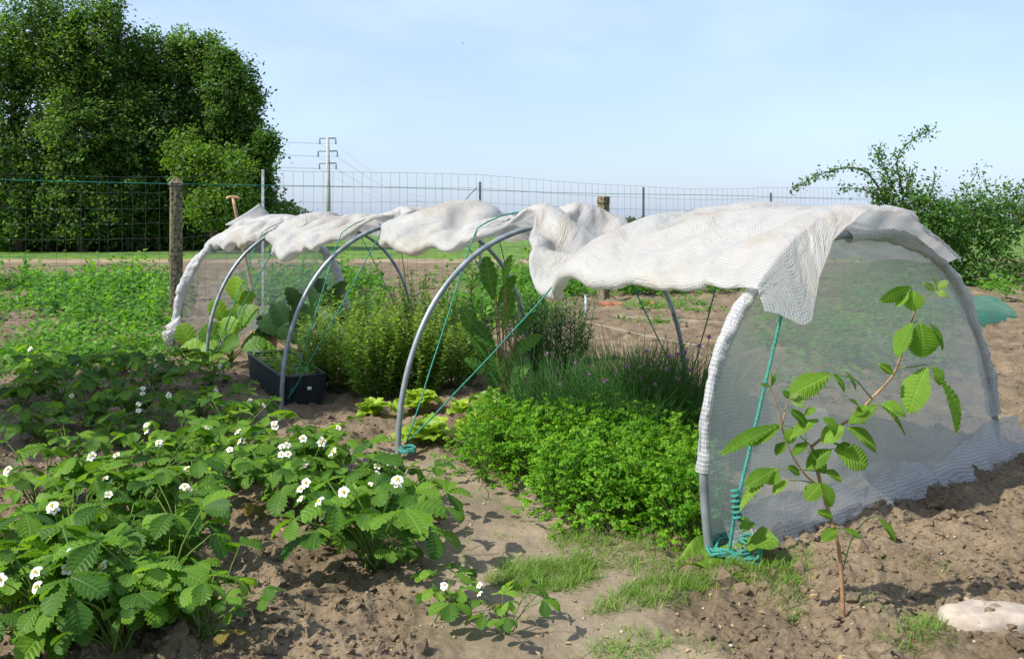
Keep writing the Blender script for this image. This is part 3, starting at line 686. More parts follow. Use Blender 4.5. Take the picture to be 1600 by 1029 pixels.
# near end: twine from the rope tangle up under the hood
tp = P(1232, 446, 3.36); kb = P(1150, 792, 3.16)
pts = np.array([P(1138, 868, 3.17), P(1144, 830, 3.16), kb, kb + (tp - kb) * .3, kb + (tp - kb) * .65, tp, hoop_pt(0, R(72)) + [0, 0, .05]])
mbb = MB(); add_tube(mbb, smoothline(pts, 60), .0065, 8)
tag(ob('twine', mbb.mesh('twine', M['rope'])), 'taut green twine in front of the netted end panel', 'string', 'green twine tying down the cover')

def rope_tangle(name, c, rad, n, label, r=.006):
    root = thing(name, label, 'rope', tuple(c))
    for i in range(n):
        m = 90; a = np.linspace(0, 2 * np.pi * rng.uniform(1.4, 2.6), m) + rng.random() * 6
        rx, ry = rad * rng.uniform(.35, 1.0), rad * rng.uniform(.3, .6)
        rot = rng.uniform(-.6, .6)
        x = np.cos(a) * rx * (1 + .2 * fbm(a, a * 0, 2, i)); y = np.sin(a) * ry * (1 + .2 * fbm(a, a * 0 + 3, 2, i))
        tilt = rng.uniform(-.5, .75); z = .012 + .4 * rad * np.abs(fbm(a * .8, a * 0 + 9, 2, i + 4)) + rng.uniform(0, .25 * rad) + np.maximum(0, tilt * y + .3 * tilt * x)
        q = np.stack([x * math.cos(rot) - y * math.sin(rot) + rng.normal() * rad * .2, x * math.sin(rot) + y * math.cos(rot), z], -1)
        b = MB(); add_tube(b, q, r, 6); ob('coil', b.mesh('coil', M['rope']), root)
    return root
rope_tangle('rope_tangle', G(1128, 868) + [0.02, -.05, 0], .11, 7, 'tangle of green rope heaped round the near hoop foot')
rk = thing('rope_knot', 'knotted green rope lashing hanging low on the near twine', 'rope', P(1152, 800, 3.15))
for i in range(4):
    a = np.linspace(0, 9 + 3 * i, 50); b = MB()
    add_tube(b, np.stack([.013 * np.cos(a) - .002 * i, .013 * np.sin(a), .006 * a / 2 - .03 + .02 * i], -1), .006, 6); ob('coil', b.mesh('coil', M['rope']), rk)
rope_tangle('rope_tangle', np.array([LB[1][0] + .06, LB[1][1] - .02, 0.01]), .06, 5, 'small green rope knot at the hoop foot beside the lettuces', .005)

# ------------------------------------------------------------------ fence behind the garden
F0, FD = np.array([-3.40, 11.87]), np.array([2.893, 1.959])     # first steel post, step to the next
def fp(t, z=0): return np.array([F0[0] + FD[0] * t, F0[1] + FD[1] * t, z])
fence = thing('wire_fence', 'tall wire mesh fence with steel posts across the back of the garden', 'fence', tuple(fp(0)))
off = -fp(0)
mb = MB(); hs = [1.93, 1.72, 1.50, 1.30, 1.10, .92, .76, .62, .50, .40, .30, .21, .12, .05]
def ftop(t): return 1.93 + 0.06 * np.sin(t * 2.1) - .02 * np.abs(np.sin(t * np.pi)) + np.where(np.asarray(t) < -.2, -.06, 0)
ts = np.linspace(-2.0, 6.0, 97)
for h in hs:
    p = np.stack([fp(t, h / 1.93 * ftop(t) + .006 * math.sin(t * 40 + h * 9)) for t in ts]) + off
    V_, F_, _ = tube(p, .0019, 4, cap=False); mb.add(V_, F_)
tv = -2.0
while tv < 6:
    lean = rng.normal() * .006
    p = np.stack([fp(tv, .03), fp(tv + lean, .95), fp(tv + lean * .4, float(ftop(tv)))]) + off
    V_, F_, _ = tube(p, .0017, 4, cap=False); mb.add(V_, F_); tv += .0425
ob('wire_mesh', mb.mesh('wire_mesh', M['wire']), fence)
mb = MB(); p = np.stack([fp(t, 1.735 + .01 * math.sin(t * 3)) for t in ts]) + off; V_, F_, _ = tube(p - [0, .01, 0], .0042, 5, cap=False); mb.add(V_, F_)
p = np.stack([fp(t, .83) for t in ts]) + off; V_, F_, _ = tube(p - [0, .01, 0], .003, 5, cap=False); mb.add(V_, F_)
ob('tension_wire', mb.mesh('tension_wire', M['wire_green']), fence)
for i, (t, zt) in enumerate([(0, 1.95), (1, 1.87), (2, 1.86), (3, 1.82), (4, 1.93), (5, 1.9), (-1.3, 1.9)]):
    b = MB(); c = fp(t) + off
    w_ = .019
    for x0, x1, y0, y1 in ((-w_, w_, -.004, .004), (-.004, .004, .004, 2 * w_)):        # T-section
        v = [(c[0] + x, c[1] + y + .012, z) for z in (-.3, zt) for x, y in ((x0, y0), (x1, y0), (x1, y1), (x0, y1))]
        b.add(v, [(0, 1, 5, 4), (1, 2, 6, 5), (2, 3, 7, 6), (3, 0, 4, 7), (4, 5, 6, 7)])
    add_tube(b, [c + [0, 0.03, -.2], c + [0, .03, zt - .004]], .017, 8)
    ob('post', b.mesh('post', M['steelpale'] if i == 0 else M['steelpost'], smooth=False), fence)
b = MB(); add_tube(b, [fp(.7, .9) + off, fp(.985, 1.78) + off], .006, 6); ob('brace', b.mesh('brace', M['steelpost']), fence)

def old_post(pos, top, s, cap, label, rz):
    root = thing('old_post', label, 'post', pos, rz=rz)
    rr = [(-.3, s), (.3, s * 1.0), (.8, s * .98), (1.3, s * .97), (top - .12, s * .96), (top - .105, s * 1.06)]
    rr += [(top - .075, s * 1.06), (top, s * .14)] if cap else [(top - .012, s * 1.0), (top, s * .8)]
    V_ = []; n = 16
    for z, r in rr:
        a = np.linspace(0, 2 * np.pi, n, endpoint=False)
        q = 1 / np.maximum(np.abs(np.cos(a)), np.abs(np.sin(a))); q = np.minimum(q, 1.3)
        V_.append(np.stack([np.cos(a) * r * q, np.sin(a) * r * q, np.full(n, z)], -1) + rng.normal(size=(n, 3)) * .003)
    V_ = np.concatenate(V_); F_ = np.stack([[i * n + j, i * n + (j + 1) % n, (i + 1) * n + (j + 1) % n, (i + 1) * n + j] for i in range(len(rr) - 1) for j in range(n)])
    b = MB(); b.add(V_, F_); k0 = (len(rr) - 1) * n
    b.add(np.concatenate([V_[k0:], [[0, 0, top + .003]]]), [(j, (j + 1) % n, n) for j in range(n)])
    ob('shaft', b.mesh('shaft', M['concrete'], smooth=False), root)
    for z in (top - .1, .82, .45):
        b = MB(); a = np.linspace(0, 2 * np.pi, 25); add_tube(b, np.stack([np.cos(a) * s * 1.28, np.sin(a) * s * 1.28, z + .01 * np.sin(a)], -1), .004, 5)
        ob('wire_tie', b.mesh('wire_tie', M['wire']), root)
old_post(tuple(fp(-.31) + [0, -.12, 0]), 1.81, .078, True, 'lichen-covered concrete post with pointed cap at the far tunnel end', R(28))
old_post(tuple(G(943, 468)), 1.64, .076, False, 'squat flat-topped concrete post rising behind the middle of the cover', R(42))

# ------------------------------------------------------------------ leaf shapes (length 1 along +y, upper face +z)
def leaflet(n=7, width=.42, peak=.55, tooth=.05, pleat=.02, droop=.25, fold=.18, fwd=.25, tip=.9, side_curl=.0):
    t = np.linspace(0.03, .97, n + 1)
    def wd(x): return width * np.clip((x / peak) ** .8, 0, 1) * np.where(x < peak, 1, np.clip(1 - ((x - peak) / (1.02 - peak)) ** 2.0, 0, 1) ** tip)
    V = [(0, ti, 0) for ti in t] + [(0, 1.03, 0)]; F = []
    nm = len(V)
    for sg in (-1, 1):
        b = len(V)
        tips = []; nots = []
        for ti in t:
            w = wd(ti) + .01; tips.append(len(V)); V.append((sg * w * 1.0, min(ti + fwd * w, 1.0 - .0 * w), -pleat * .5))
        for i in range(n):
            w = (wd(t[i]) + wd(t[i + 1])) / 2 * (1 - tooth * 2.2) + .005; ti = (t[i] + t[i + 1]) / 2
            nots.append(len(V)); V.append((sg * w, min(ti + fwd * w * .92, 1.0), pleat))
        hw = []
        for i in range(n):
            w = (wd(t[i]) + wd(t[i + 1])) / 2 * .5; hw.append(len(V)); V.append((sg * w, (t[i] + t[i + 1]) / 2 + fwd * w * .6, pleat * 1.2))
        for i in range(n):
            for q in ((i, tips[i], hw[i]), (tips[i], nots[i], hw[i]), (nots[i], tips[i + 1], hw[i]), (tips[i + 1], i + 1, hw[i]), (i + 1, i, hw[i])):
                F.append(q if sg > 0 else q[::-1])
        F.append((n, tips[n], nm - 1) if sg > 0 else (nm - 1, tips[n], n))
    V = np.array(V, float)
    V[:, 2] += fold * np.abs(V[:, 0]) - side_curl * V[:, 0] ** 2 - droop * V[:, 1] ** 2 + .0
    return V, np.array(F)

def blade_leaf(n=4, width=.12, droop=.2, fold=.15, base=.0):
    """plain lance leaf, strip of quads as triangles"""
    t = np.linspace(0, 1, n + 1); V = []; F = []
    for ti in t:
        w = width * max(np.sin(np.pi * (base + (1 - base) * ti) ** .8), .02)
        V += [(-w, ti, fold * w - droop * ti * ti), (0, ti, -droop * ti * ti), (w, ti, fold * w - droop * ti * ti)]
    for i in range(n):
        a = i * 3
        F += [(a, a + 1, a + 4), (a, a + 4, a + 3), (a + 1, a + 2, a + 5), (a + 1, a + 5, a + 4)]
    return np.array(V), np.array(F)

diamond = (np.array([(0, 0, 0), (.32, .45, .06), (0, 1, -.1), (-.32, .45, .06)]), np.array([(0, 1, 2), (0, 2, 3)]))
ovalleaf = blade_leaf(2, .30, .15, .2)

def rotz(a): c, s = math.cos(a), math.sin(a); return np.array([[c, -s, 0], [s, c, 0], [0, 0, 1.0]])
def rotx(a): c, s = math.cos(a), math.sin(a); return np.array([[1, 0, 0], [0, c, -s], [0, s, c]])
def roty(a): c, s = math.cos(a), math.sin(a); return np.array([[c, 0, s], [0, 1, 0], [-s, 0, c]])

# ------------------------------------------------------------------ strawberry plants
def straw_leaf(reach, height, size, young=False, old=False):
    b = MB()
    tilt = rng.uniform(-.1, .5)
    p = smoothline([(0, 0, 0), (0, reach * .45, height * .65), (0, reach, height)], 8)
    add_tube(b, p, np.linspace(.0032, .002, 8), 4, mi=1)
    for a, sc_ in ((0, 1.0), (R(68) + rng.normal() * .12, .92), (-R(68) + rng.normal() * .12, .92)):
        lf = leaflet(7, rng.uniform(.37, .43), .58, .07, .05, rng.uniform(.12, .38), rng.uniform(.12, .42), .28, .55)
        V_ = lf[0] @ roty(rng.normal() * .22).T
        V_ = V_ @ rotx(-tilt + rng.normal() * .18).T @ rotz(a).T * size * sc_ + np.array([0, reach, height])
        b.add(V_, lf[1], 0, rng.random(), co=lf[0])
    return b.mesh('leaf', [M['straw_old'] if old else M['straw_young'] if young else M['straw'], M['stalk']])
STRAW = [straw_leaf(rng.uniform(.05, .22), rng.uniform(.11, .25), rng.uniform(.055, .108)) for _ in range(40)]
STRAW_O = [straw_leaf(rng.uniform(.12, .24), rng.uniform(.03, .12), rng.uniform(.05, .08), old=True) for _ in range(6)]
STRAW_Y = [straw_leaf(rng.uniform(.05, .14), rng.uniform(.14, .24), rng.uniform(.06, .085), True) for _ in range(8)]

def straw_flower(h, reach, n=1):
    b = MB()
    for f in range(n):
        a0 = rng.uniform(-.5, .5); hh = h * rng.uniform(.85, 1.05); top = np.array([math.sin(a0) * .03 * f, reach + rng.normal() * .01, hh])
        add_tube(b, smoothline([(0, 0, 0), (0, reach * .4, hh * .6), top], 6), .0016, 4, 2)
        Rm = rotz(rng.random() * 6) @ rotx(rng.uniform(-.9, -.2))
        Rm = rotz(rng.uniform(-.6, .6)) @ rotx(rng.uniform(-1.15, -.35)) @ rotz(rng.random() * 6)
        for k in range(5):
            r0 = .0125; aa_ = np.linspace(0, 2 * np.pi, 9)[:-1]
            pet = np.stack([np.cos(aa_) * r0 * .62, np.sin(aa_) * r0 * .6 + r0 * .78, .004 * np.cos(aa_ * 2) + .002 * np.sin(aa_)], -1)
            pet = np.concatenate([pet, [[0, r0 * .75, -.001]]]) @ rotz(k * 2 * np.pi / 5).T
            b.add(pet @ Rm.T + top, [(i, (i + 1) % 8, 8) for i in range(8)], 0)
        b.add((ico * [.0062, .0062, .0045] + [0, 0, .004]) @ Rm.T + top, icoF, 1)
    return b.mesh('flower', [M['petal'], M['pollen'], M['stalk']])
FLOW = [straw_flower(rng.uniform(.19, .29), rng.uniform(.08, .20), rng.choice([1, 2, 2])) for _ in range(10)]

def ctrl_leaf(o_, a, s, tilt=0.0):
    o_.rotation_euler = (tilt * rng.normal(), tilt * rng.normal(), a); o_.scale = (s, s, s * rng.uniform(.9, 1.1))
def strawberry(px, py, s, n, nf, label, grp, young=4):
    s *= .84; n = int(n * 1.1)
    g = G(px, py); g[2] = gz(g[0], g[1])
    root = thing('strawberry_plant', label, 'strawberry plant', g, grp)
    for i in range(n):
        o_ = ob('leaf', random.choice(STRAW), root); ctrl_leaf(o_, i * 2.4 + rng.normal() * .4, s * rng.uniform(.68, 1.18), .16)
        o_.location = (rng.normal() * .02 * s, rng.normal() * .02 * s, 0)
    for i in range(int(rng.integers(0, 3))):
        o_ = ob('leaf', random.choice(STRAW_O), root); ctrl_leaf(o_, rng.random() * 6.3, s, .1)
    for i in range(young):
        o_ = ob('leaf', random.choice(STRAW_Y), root); ctrl_leaf(o_, rng.random() * 6.3, s * rng.uniform(.85, 1.1), .1)
    for i in range(nf - (nf > 1) * int(rng.integers(0, 2))):
        a = R(180) + rng.uniform(-1.3, 1.3)
        o_ = ob('flower', random.choice(FLOW), root); ctrl_leaf(o_, a, s * rng.uniform(.9, 1.1) , .05)
    return root

SB = [  # foot in the photograph, size, leaves, flowers, label
    (690, 960, .85, 9, 2, 'small open strawberry plant in front, standing alone beside the trodden path'),
    (588, 885, 1.45, 24, 4, 'biggest strawberry plant, cluster of white flowers, casting shade on the path'),
    (520, 850, 1.3, 20, 4, 'strawberry plant with flowers, left neighbour of the biggest one by the path'),
    (626, 815, 1.25, 20, 1, 'strawberry plant with one broad leaf reaching over the path towards the parsley'),
    (560, 795, 1.3, 20, 3, 'strawberry plant directly behind the biggest one, below the hoop by the lettuces'),
    (480, 790, 1.3, 22, 3, 'strawberry plant in the thick of the sunny row, two back from the front'),
    (420, 800, 1.2, 18, 2, 'strawberry plant on the soil-gap side of the sunny row'),
    (500, 735, 1.2, 20, 1, 'strawberry plant at the back of the sunny row, nearest the first pale lettuce'),
    (430, 742, 1.25, 20, 3, 'strawberry plant at the back of the sunny row, in front of the black trough'),
    (372, 760, 1.2, 18, 3, 'strawberry plant with a lone open flower at the left end of the sunny row'),
    (365, 705, 1.15, 16, 1, 'strawberry plant half in shade, with one raised pale leaf'),
    (300, 745, 1.1, 16, 2, 'strawberry plant at the edge of the shade, left of the sunny row'),
    (130, 985, 1.3, 18, 2, 'strawberry plant at the lower left with two large white flowers'),
    (235, 990, 1.25, 18, 1, 'strawberry plant at the bottom with an upright three-part pale leaf'),
    (320, 1010, 1.05, 12, 1, 'low strawberry plant at the bottom beside the crumbly soil'),
    (105, 915, 1.3, 18, 1, 'strawberry plant with wide flat leaves in the left bed, second from the bottom'),
    (195, 905, 1.25, 18, 2, 'strawberry plant in the left bed holding two buds above its leaves'),
    (285, 880, 1.2, 17, 2, 'strawberry plant on the right edge of the left bed, leaves over bare soil'),
    (120, 845, 1.2, 17, 1, 'strawberry plant in the left bed, third from the bottom'),
    (215, 835, 1.2, 18, 2, 'strawberry plant in the middle of the left bed, bright yellow-green leaves'),
    (300, 815, 1.15, 16, 2, 'strawberry plant with two flowers on the right edge of the left bed'),
    (150, 790, 1.15, 17, 1, 'strawberry plant at the sunny back of the left bed'),
    (240, 780, 1.15, 16, 2, 'strawberry plant with a flower at the back of the left bed, next to shade'),
    (60, 800, 1.15, 15, 1, 'strawberry plant in the left bed, half beyond the left picture edge'),
    (40, 900, 1.25, 16, 1, 'strawberry plant at the far left of the left bed, near the bottom'),
    (30, 1000, 1.25, 16, 1, 'strawberry plant in the bottom left corner'),
    (250, 680, 1.1, 16, 2, 'dark strawberry plant deep in shade with small white flowers'),
    (310, 655, 1.1, 16, 1, 'dark strawberry plant in shade next to the thin hoop'),
    (240, 625, 1.1, 16, 1, 'dark strawberry plant in shade, at the back of the bed, right one'),
    (150, 615, 1.2, 18, 1, 'dark bushy strawberry plant in shade, at the back of the bed, left one'),
    (90, 640, 1.2, 16, 0, 'dark strawberry plant in shade at the left picture edge'),
    (190, 700, 1.0, 12, 1, 'sparse dark strawberry plant on shaded bare soil'),
    (110, 735, 1.0, 12, 0, 'shaded strawberry plant between dark soil and the sunny left bed'),
    (70, 592, 1.2, 16, 1, 'dark strawberry plant at the very back left, near the weeds'),
    (195, 585, 1.15, 16, 1, 'dark strawberry plant at the back of the bed, nearest the sunny weeds'),
    (30, 640, 1.2, 16, 0, 'dark strawberry plant beyond the left picture edge, in shade'),
    (60, 690, 1.1, 14, 0, 'dim strawberry plant on the dark soil at the left picture edge'),
    (140, 668, 1.1, 14, 1, 'dim low strawberry plant in the middle of the dark soil'),
    (262, 722, 1.1, 16, 1, 'strawberry plant on the shade border, behind the sunny left bed'),
    (200, 650, 1.1, 14, 1, 'dim strawberry plant behind the sparse one on dark soil'),
    (285, 590, 1.1, 14, 0, 'dark strawberry plant between the far hoops and the bed'),
    (375, 668, 1.0, 14, 1, 'strawberry plant in half shade beside the trough corner'),
    (80, 1020, 1.25, 18, 1, 'strawberry plant on the bottom edge, left of the upright pale leaf'),
    (180, 1030, 1.25, 18, 1, 'strawberry plant cut by the bottom edge under the left bed'),
    (275, 940, 1.15, 14, 1, 'strawberry plant leaning over the crumbly soil near the bottom'),
    (330, 610, 1.0, 14, 1, 'dark strawberry plant at the foot of the thin hoop'),
    (790, 985, .75, 7, 1, 'young strawberry plant with one pale wide leaf at the bottom of the path'),
]
for px, py, s, n, nf, lb in SB:
    strawberry(px, py, s, n, nf, lb, 'strawberry plants in the beds')

# ------------------------------------------------------------------ lettuces
def lettuce_leaf():
    n, m = 9, 7; V_ = []
    for i in range(n):
        t = i / (n - 1); w = .12 + .36 * math.sin(math.pi * min(1, .15 + .75 * t)) ** .8
        for j in range(m):
            q = (j / (m - 1) - .5) * 2
            ruff = .09 * t * abs(q) ** 2 * math.sin(9 * t + 3 * q + i) + .05 * t ** 3 * math.sin(5 * q + 1)
            V_.append((q * w * (1 - .12 * t * t), t * (1 - .12 * q * q), .28 * q * q * .4 + ruff + .35 * t - .45 * t ** 3))
    return mesh('leaf', np.array(V_), gridF(n, m)[:, ::-1], M['lettuce'])
LET = []
for _ in range(6):
    me = lettuce_leaf(); co = np.empty(len(me.vertices) * 3, np.float32); me.vertices.foreach_get('co', co); co = co.reshape(-1, 3)
    co += rng.normal(size=co.shape) * .022 * co[:, 1:2]; me.vertices.foreach_set('co', co.ravel()); LET.append(me)
for px, py, s, n, lb in [(582, 652, .15, 12, 'lime green lettuce farthest left, just behind the strawberry leaves'),
                         (652, 642, .20, 14, 'upright frilly lime green lettuce directly behind the bright hoop'),
                         (668, 696, .22, 15, 'broad lime green lettuce in front of the hoop, beside the green rope knot'),
                         (745, 682, .19, 12, 'lime green lettuce touching the left edge of the parsley'),
                         (718, 648, .13, 8, 'small pale lettuce between the herb bush and the bolting chard')]:
    g = G(px, py); r_ = thing('lettuce', lb, 'lettuce', g, 'lettuces in the tunnel')
    for i in range(n):
        f = i / n
        o_ = ob('leaf', random.choice(LET), r_, rot=(R(8 + 62 * f + rng.normal() * 6), 0, i * 2.4), scale=s * (1 - .35 * f) * rng.uniform(.85, 1.15))
        o_.location = (0, 0, .01 + .02 * f)

# ------------------------------------------------------------------ parsley
def poly_in(x, y, poly):
    ins = np.zeros(len(x), bool); j = len(poly) - 1
    for i in range(len(poly)):
        xi, yi = poly[i]; xj, yj = poly[j]
        ins ^= ((yi > y) != (yj > y)) & (x < (xj - xi) * (y - yi) / (yj - yi + 1e-12) + xi); j = i
    return ins
def rand_in(poly, n):
    poly = np.array(poly); lo, hi = poly.min(0), poly.max(0); out = np.zeros((0, 2))
    while len(out) < n:
        q = lo + rng.random((n * 3, 2)) * (hi - lo); out = np.concatenate([out, q[poly_in(q[:, 0], q[:, 1], poly)]])
    return out[:n]
def frond():
    """curled parsley leaf: three crumpled fans"""
    V_ = []; F_ = []
    for a, d in ((0, .55), (1.15, .4), (-1.15, .4), (2.2, .25), (-2.2, .25)):
        b0 = len(V_); c = np.array([math.sin(a) * d, math.cos(a) * d, rng.normal() * .12])
        V_.append(c)
        for k in range(7):
            q = a + (k - 3) * .78; r_ = .42 * rng.uniform(.6, 1.15)
            V_.append(c + [math.sin(q) * r_, math.cos(q) * r_, rng.normal() * .2 - .12])
        F_ += [(b0, b0 + k + 2, b0 + k + 1) for k in range(6)]
    return np.array(V_), np.array(F_)
ppoly = [G(*q)[:2] for q in [(722, 738), (800, 772), (862, 806), (960, 832), (1092, 848), (1105, 770), (1085, 728), (960, 702), (850, 694), (770, 694)]]
pc = rand_in(ppoly, 105)
pos = []; ctr = []
for c in pc:
    n = 62; r_ = rng.normal(size=(n, 2)) * .088
    pos.append(np.concatenate([c + r_, (np.clip(.30 - 1.9 * (r_ ** 2).sum(1) / .085 * .35, .06, .4) * rng.uniform(.45, 1.1, n) * rng.uniform(.85, 1.12))[:, None]], 1)); ctr.append(np.repeat(c[None], n, 0))
pos = np.concatenate(pos); ctr = np.concatenate(ctr)
mb = MB(); N = len(pos)
FR = [frond() for _ in range(8)]
idx = rng.integers(0, 8, N)
for k in range(8):
    p_ = pos[idx == k]; n = len(p_)
    d = unit(n) * [1, 1, .45] + np.concatenate([(p_[:, :2] - ctr[idx == k]) * 6, np.zeros((n, 1))], 1)
    scatter(mb, FR[k], p_, frames(d, np.tile([0, 0, 1.0], (n, 1)) + unit(n) * .35), rng.uniform(.015, .031, n))
for i in range(0, N, 3):
    p_ = pos[i]; c = ctr[i]
    V_, F_, _ = tube([(c[0] + (p_[0] - c[0]) * .2, c[1] + (p_[1] - c[1]) * .2, 0), ((c[0] + p_[0]) / 2, (c[1] + p_[1]) / 2, p_[2] * .6), p_], .0016, 3, cap=False); mb.add(V_, F_, 1)
tag(ob('parsley_bed', mb.mesh('parsley_bed', [M['parsley'], M['stalk']])), 'dense bed of curly bright green parsley by the netted tunnel end', 'parsley', kind='stuff')

# ------------------------------------------------------------------ chives
def chives(px, py, rad, n, h, lean, flowers, lb, fh=1.05):
    g = G(px, py); r_ = thing('chive_clump', lb, 'chives', g, 'chive clumps in the tunnel')
    mb = MB(); m = 7
    for i in range(n):
        a = rng.random() * 6.3; rr = rad * math.sqrt(rng.random()); hh = h * rng.uniform(.55, 1.1)
        o2 = rng.uniform(.05, .55) * hh; a2 = a + rng.normal() * .6
        p0 = np.array([math.cos(a) * rr, math.sin(a) * rr, 0]); tip = p0 + [math.cos(a2) * o2 + lean[0] * hh, math.sin(a2) * o2 + lean[1] * hh, hh * (1 - .25 * (o2 / hh) ** 2)]
        mid = p0 * .6 + tip * .4 + [0, 0, hh * .22]
        V_, F_, _ = tube(smoothline([p0, mid, tip], m), np.linspace(.003, .0007, m), 3, cap=False); mb.add(V_, F_, 0, rng.random())
    ob('leaf_blades', mb.mesh('leaf_blades', M['chive']), r_)
    for fx, fy, s in flowers:
        q = P(fx, fy, g[1] + rng.uniform(-.1, .1)) - g
        b = MB(); add_tube(b, smoothline([(q[0] * .4, q[1] * .5, 0), (q[0] * .8, q[1] * .8, q[2] * .6), q], 6), .0016, 4, 0, .1)
        n2 = 60; d = unit(n2); scatter(b, blade_leaf(2, .22, 0, .1), np.tile(q, (n2, 1)), frames(d, unit(n2)), rng.uniform(.8, 1.1, n2) * s, mi=1)
        ob('flower', b.mesh('flower', [M['chive'], M['chive_fl']]), r_)
chives(885, 690, .34, 800, .48, (.05, -.1), [(945, 594, .019), (963, 580, .014), (855, 553, .013), (900, 566, .012), (920, 584, .014), (876, 600, .012), (930, 615, .013), (962, 607, .013)], 'chive clump in sunlight with drooping leaves and the pale pink flower')
chives(985, 706, .34, 800, .47, (.02, -.12), [(1042, 576, .015), (1000, 590, .014), (1024, 600, .013), (980, 572, .015), (1060, 592, .014), (1078, 578, .016)], 'chive clump behind the parsley, half sunlit')
chives(1062, 690, .28, 620, .52, (.0, -.03), [(1108, 526, .017), (1093, 540, .018), (1070, 550, .017), (1058, 553, .017), (1046, 556, .016), (1010, 548, .015), (1012, 562, .015), (1075, 562, .014)], 'tall shaded chive clump with purple flower heads next to the wrapped hoop')
chives(990, 645, .32, 560, .46, (.0, 0), [(940, 506, .006), (1008, 512, .006), (1040, 525, .006)], 'dark shaded chive clump with thin seed stalks in front of bare soil')

# ------------------------------------------------------------------ herbs
lance = blade_leaf(3, .20, .25, .25, .05)
narrow = blade_leaf(3, .075, .2, .2, .05)
def herb(name, px, py, rad, ht, nst, step, tmpl, size, m, lb, cat, grp, spread=.5, up=.55):
    g = G(px, py); r_ = thing(name, lb, cat, g, grp)
    sm = MB(); lm = MB(); pos = []; dr = []; sz = []
    for i in range(nst):
        a = rng.random() * 6.3; rr = rad * math.sqrt(rng.random()); h = ht * rng.uniform(.6, 1.05) * (1 - .3 * (rr / rad) ** 2)
        p0 = np.array([math.cos(a) * rr * .55, math.sin(a) * rr * .55, 0]); p2 = np.array([math.cos(a) * rr * (1 + spread * .5) + rng.normal() * .03, math.sin(a) * rr * (1 + spread * .5) + rng.normal() * .03, h])
        L = smoothline([p0, p0 * .5 + p2 * .5 + rng.normal(size=3) * .02, p2], 9)
        V_, F_, _ = tube(L, np.linspace(.0028, .001, 9), 3, cap=False); sm.add(V_, F_, 0, rng.random())
        k = max(3, int(h / step)); ph = rng.random() * 6
        for j in range(k):
            f = .12 + .88 * (j + rng.random() * .5) / k; x = f * 8; ii = min(int(x), 7); q = L[ii] + (L[ii + 1] - L[ii]) * (x - ii)
            for sg in (0, math.pi):
                b = ph + j * 1.57 + sg + rng.normal() * .3
                pos.append(q); dr.append((math.cos(b), math.sin(b), up + rng.normal() * .3 + .6 * (f > .92))); sz.append(size * rng.uniform(.6, 1.15) * (1.05 - .45 * f ** 3))
    n = len(pos); dr = np.array(dr)
    scatter(lm, tmpl, np.array(pos), frames(dr, np.tile([0, 0, 1.0], (n, 1)) + unit(n) * .25), np.array(sz))
    ob('stems', sm.mesh('stems', M['stalk']), r_); ob('foliage', lm.mesh('foliage', m), r_)
    return r_
for px, py, rad, ht, n, lb in [(528, 606, .26, .70, 46, 'grey-green leafy herb bush behind the black trough'),
                               (588, 622, .24, .72, 50, 'grey-green herb bush between the trough and the bright hoop'),
                               (650, 618, .25, .74, 50, 'dense grey-green herb bush seen right behind the bright hoop'),
                               (708, 604, .22, .66, 40, 'grey-green herb bush touching the bolting chard'),
                               (560, 565, .30, .72, 46, 'grey-green herb bush at the back, left of the chard'),
                               (668, 560, .30, .78, 46, 'tall grey-green herb bush at the back, against the leafy crop')]:
    herb('herb_bush', px, py, rad * 1.15, ht * 1.04, int(n * 1.5), .024, lance, .062, M['sage'], lb, 'herb', 'herb bushes in the tunnel')
for px, py, rad, ht, n, lb in [(835, 600, .16, .80, 12, 'slender upright herb with narrow leaves right of the bolting chard'),
                               (880, 592, .15, .74, 11, 'slender narrow-leaved herb standing before the bare soil'),
                               (820, 570, .16, .74, 12, 'slender narrow-leaved herb half hidden behind the chard'),
                               (855, 575, .16, .84, 13, 'tall slender narrow-leaved herb behind the first two'),
                               (740, 580, .16, .80, 13, 'slender narrow-leaved herb left of the chard stems'),
                               (905, 568, .14, .66, 11, 'thin narrow-leaved herb nearest the small grey stake')]:
    herb('tarragon_plant', px, py, rad, ht, int(n * 1.4), .022, narrow, .085, M['tarragon'], lb, 'herb', 'slender herbs in the tunnel', .3, .8)

# ------------------------------------------------------------------ broad leaves: chard and marrows
def broad_leaf(w, lobes=0, droop=.3, seed=0, wav=.04):
    n, m = 12, 9; V_ = []
    for i in range(n):
        t = i / (n - 1)
        wd = w * (math.sin(math.pi * (.06 + .9 * t) ** .85) ** .75)
        if lobes: wd *= 1 + .16 * math.cos(t * math.pi * lobes)
        for j in range(m):
            q = (j / (m - 1) - .5) * 2
            V_.append((q * wd, t + .12 * abs(q) * (t - .5) * (lobes > 0), .2 * wd * abs(q) + wav * math.sin(7 * t + 4 * q + seed) * abs(q) - droop * t * t))
    return np.array(V_), gridF(n, m)[:, ::-1]
def stalked_leaf(name, root, base, lbase, ltip, w, m, stalk_m, lobes=0, hint=(0, -.4, 1), r=.006):
    """a leaf blade from lbase to ltip on a stalk from base; all relative to the plant"""
    base, lbase, ltip = map(np.array, (base, lbase, ltip)); b = MB()
    add_tube(b, smoothline([base, base * .45 + lbase * .55 + [0, 0, .02], lbase], 8), np.linspace(r, r * .5, 8), 5, 1)
    L = np.linalg.norm(ltip - lbase)
    V_, F_ = broad_leaf(w / L, 0, .18, rng.random() * 6, .12) if not lobes else leaflet(6, w / L * 1.0, .5, .08, .025, rng.uniform(.1, .4), rng.uniform(.1, .4), .2, .5)
    Rm = frames((ltip - lbase)[None], np.array([hint], float))[0]
    b.add((V_ * L) @ Rm.T + lbase, F_, 0, rng.random(), co=V_)
    return ob(name, b.mesh('leaf', [m, stalk_m]), root)

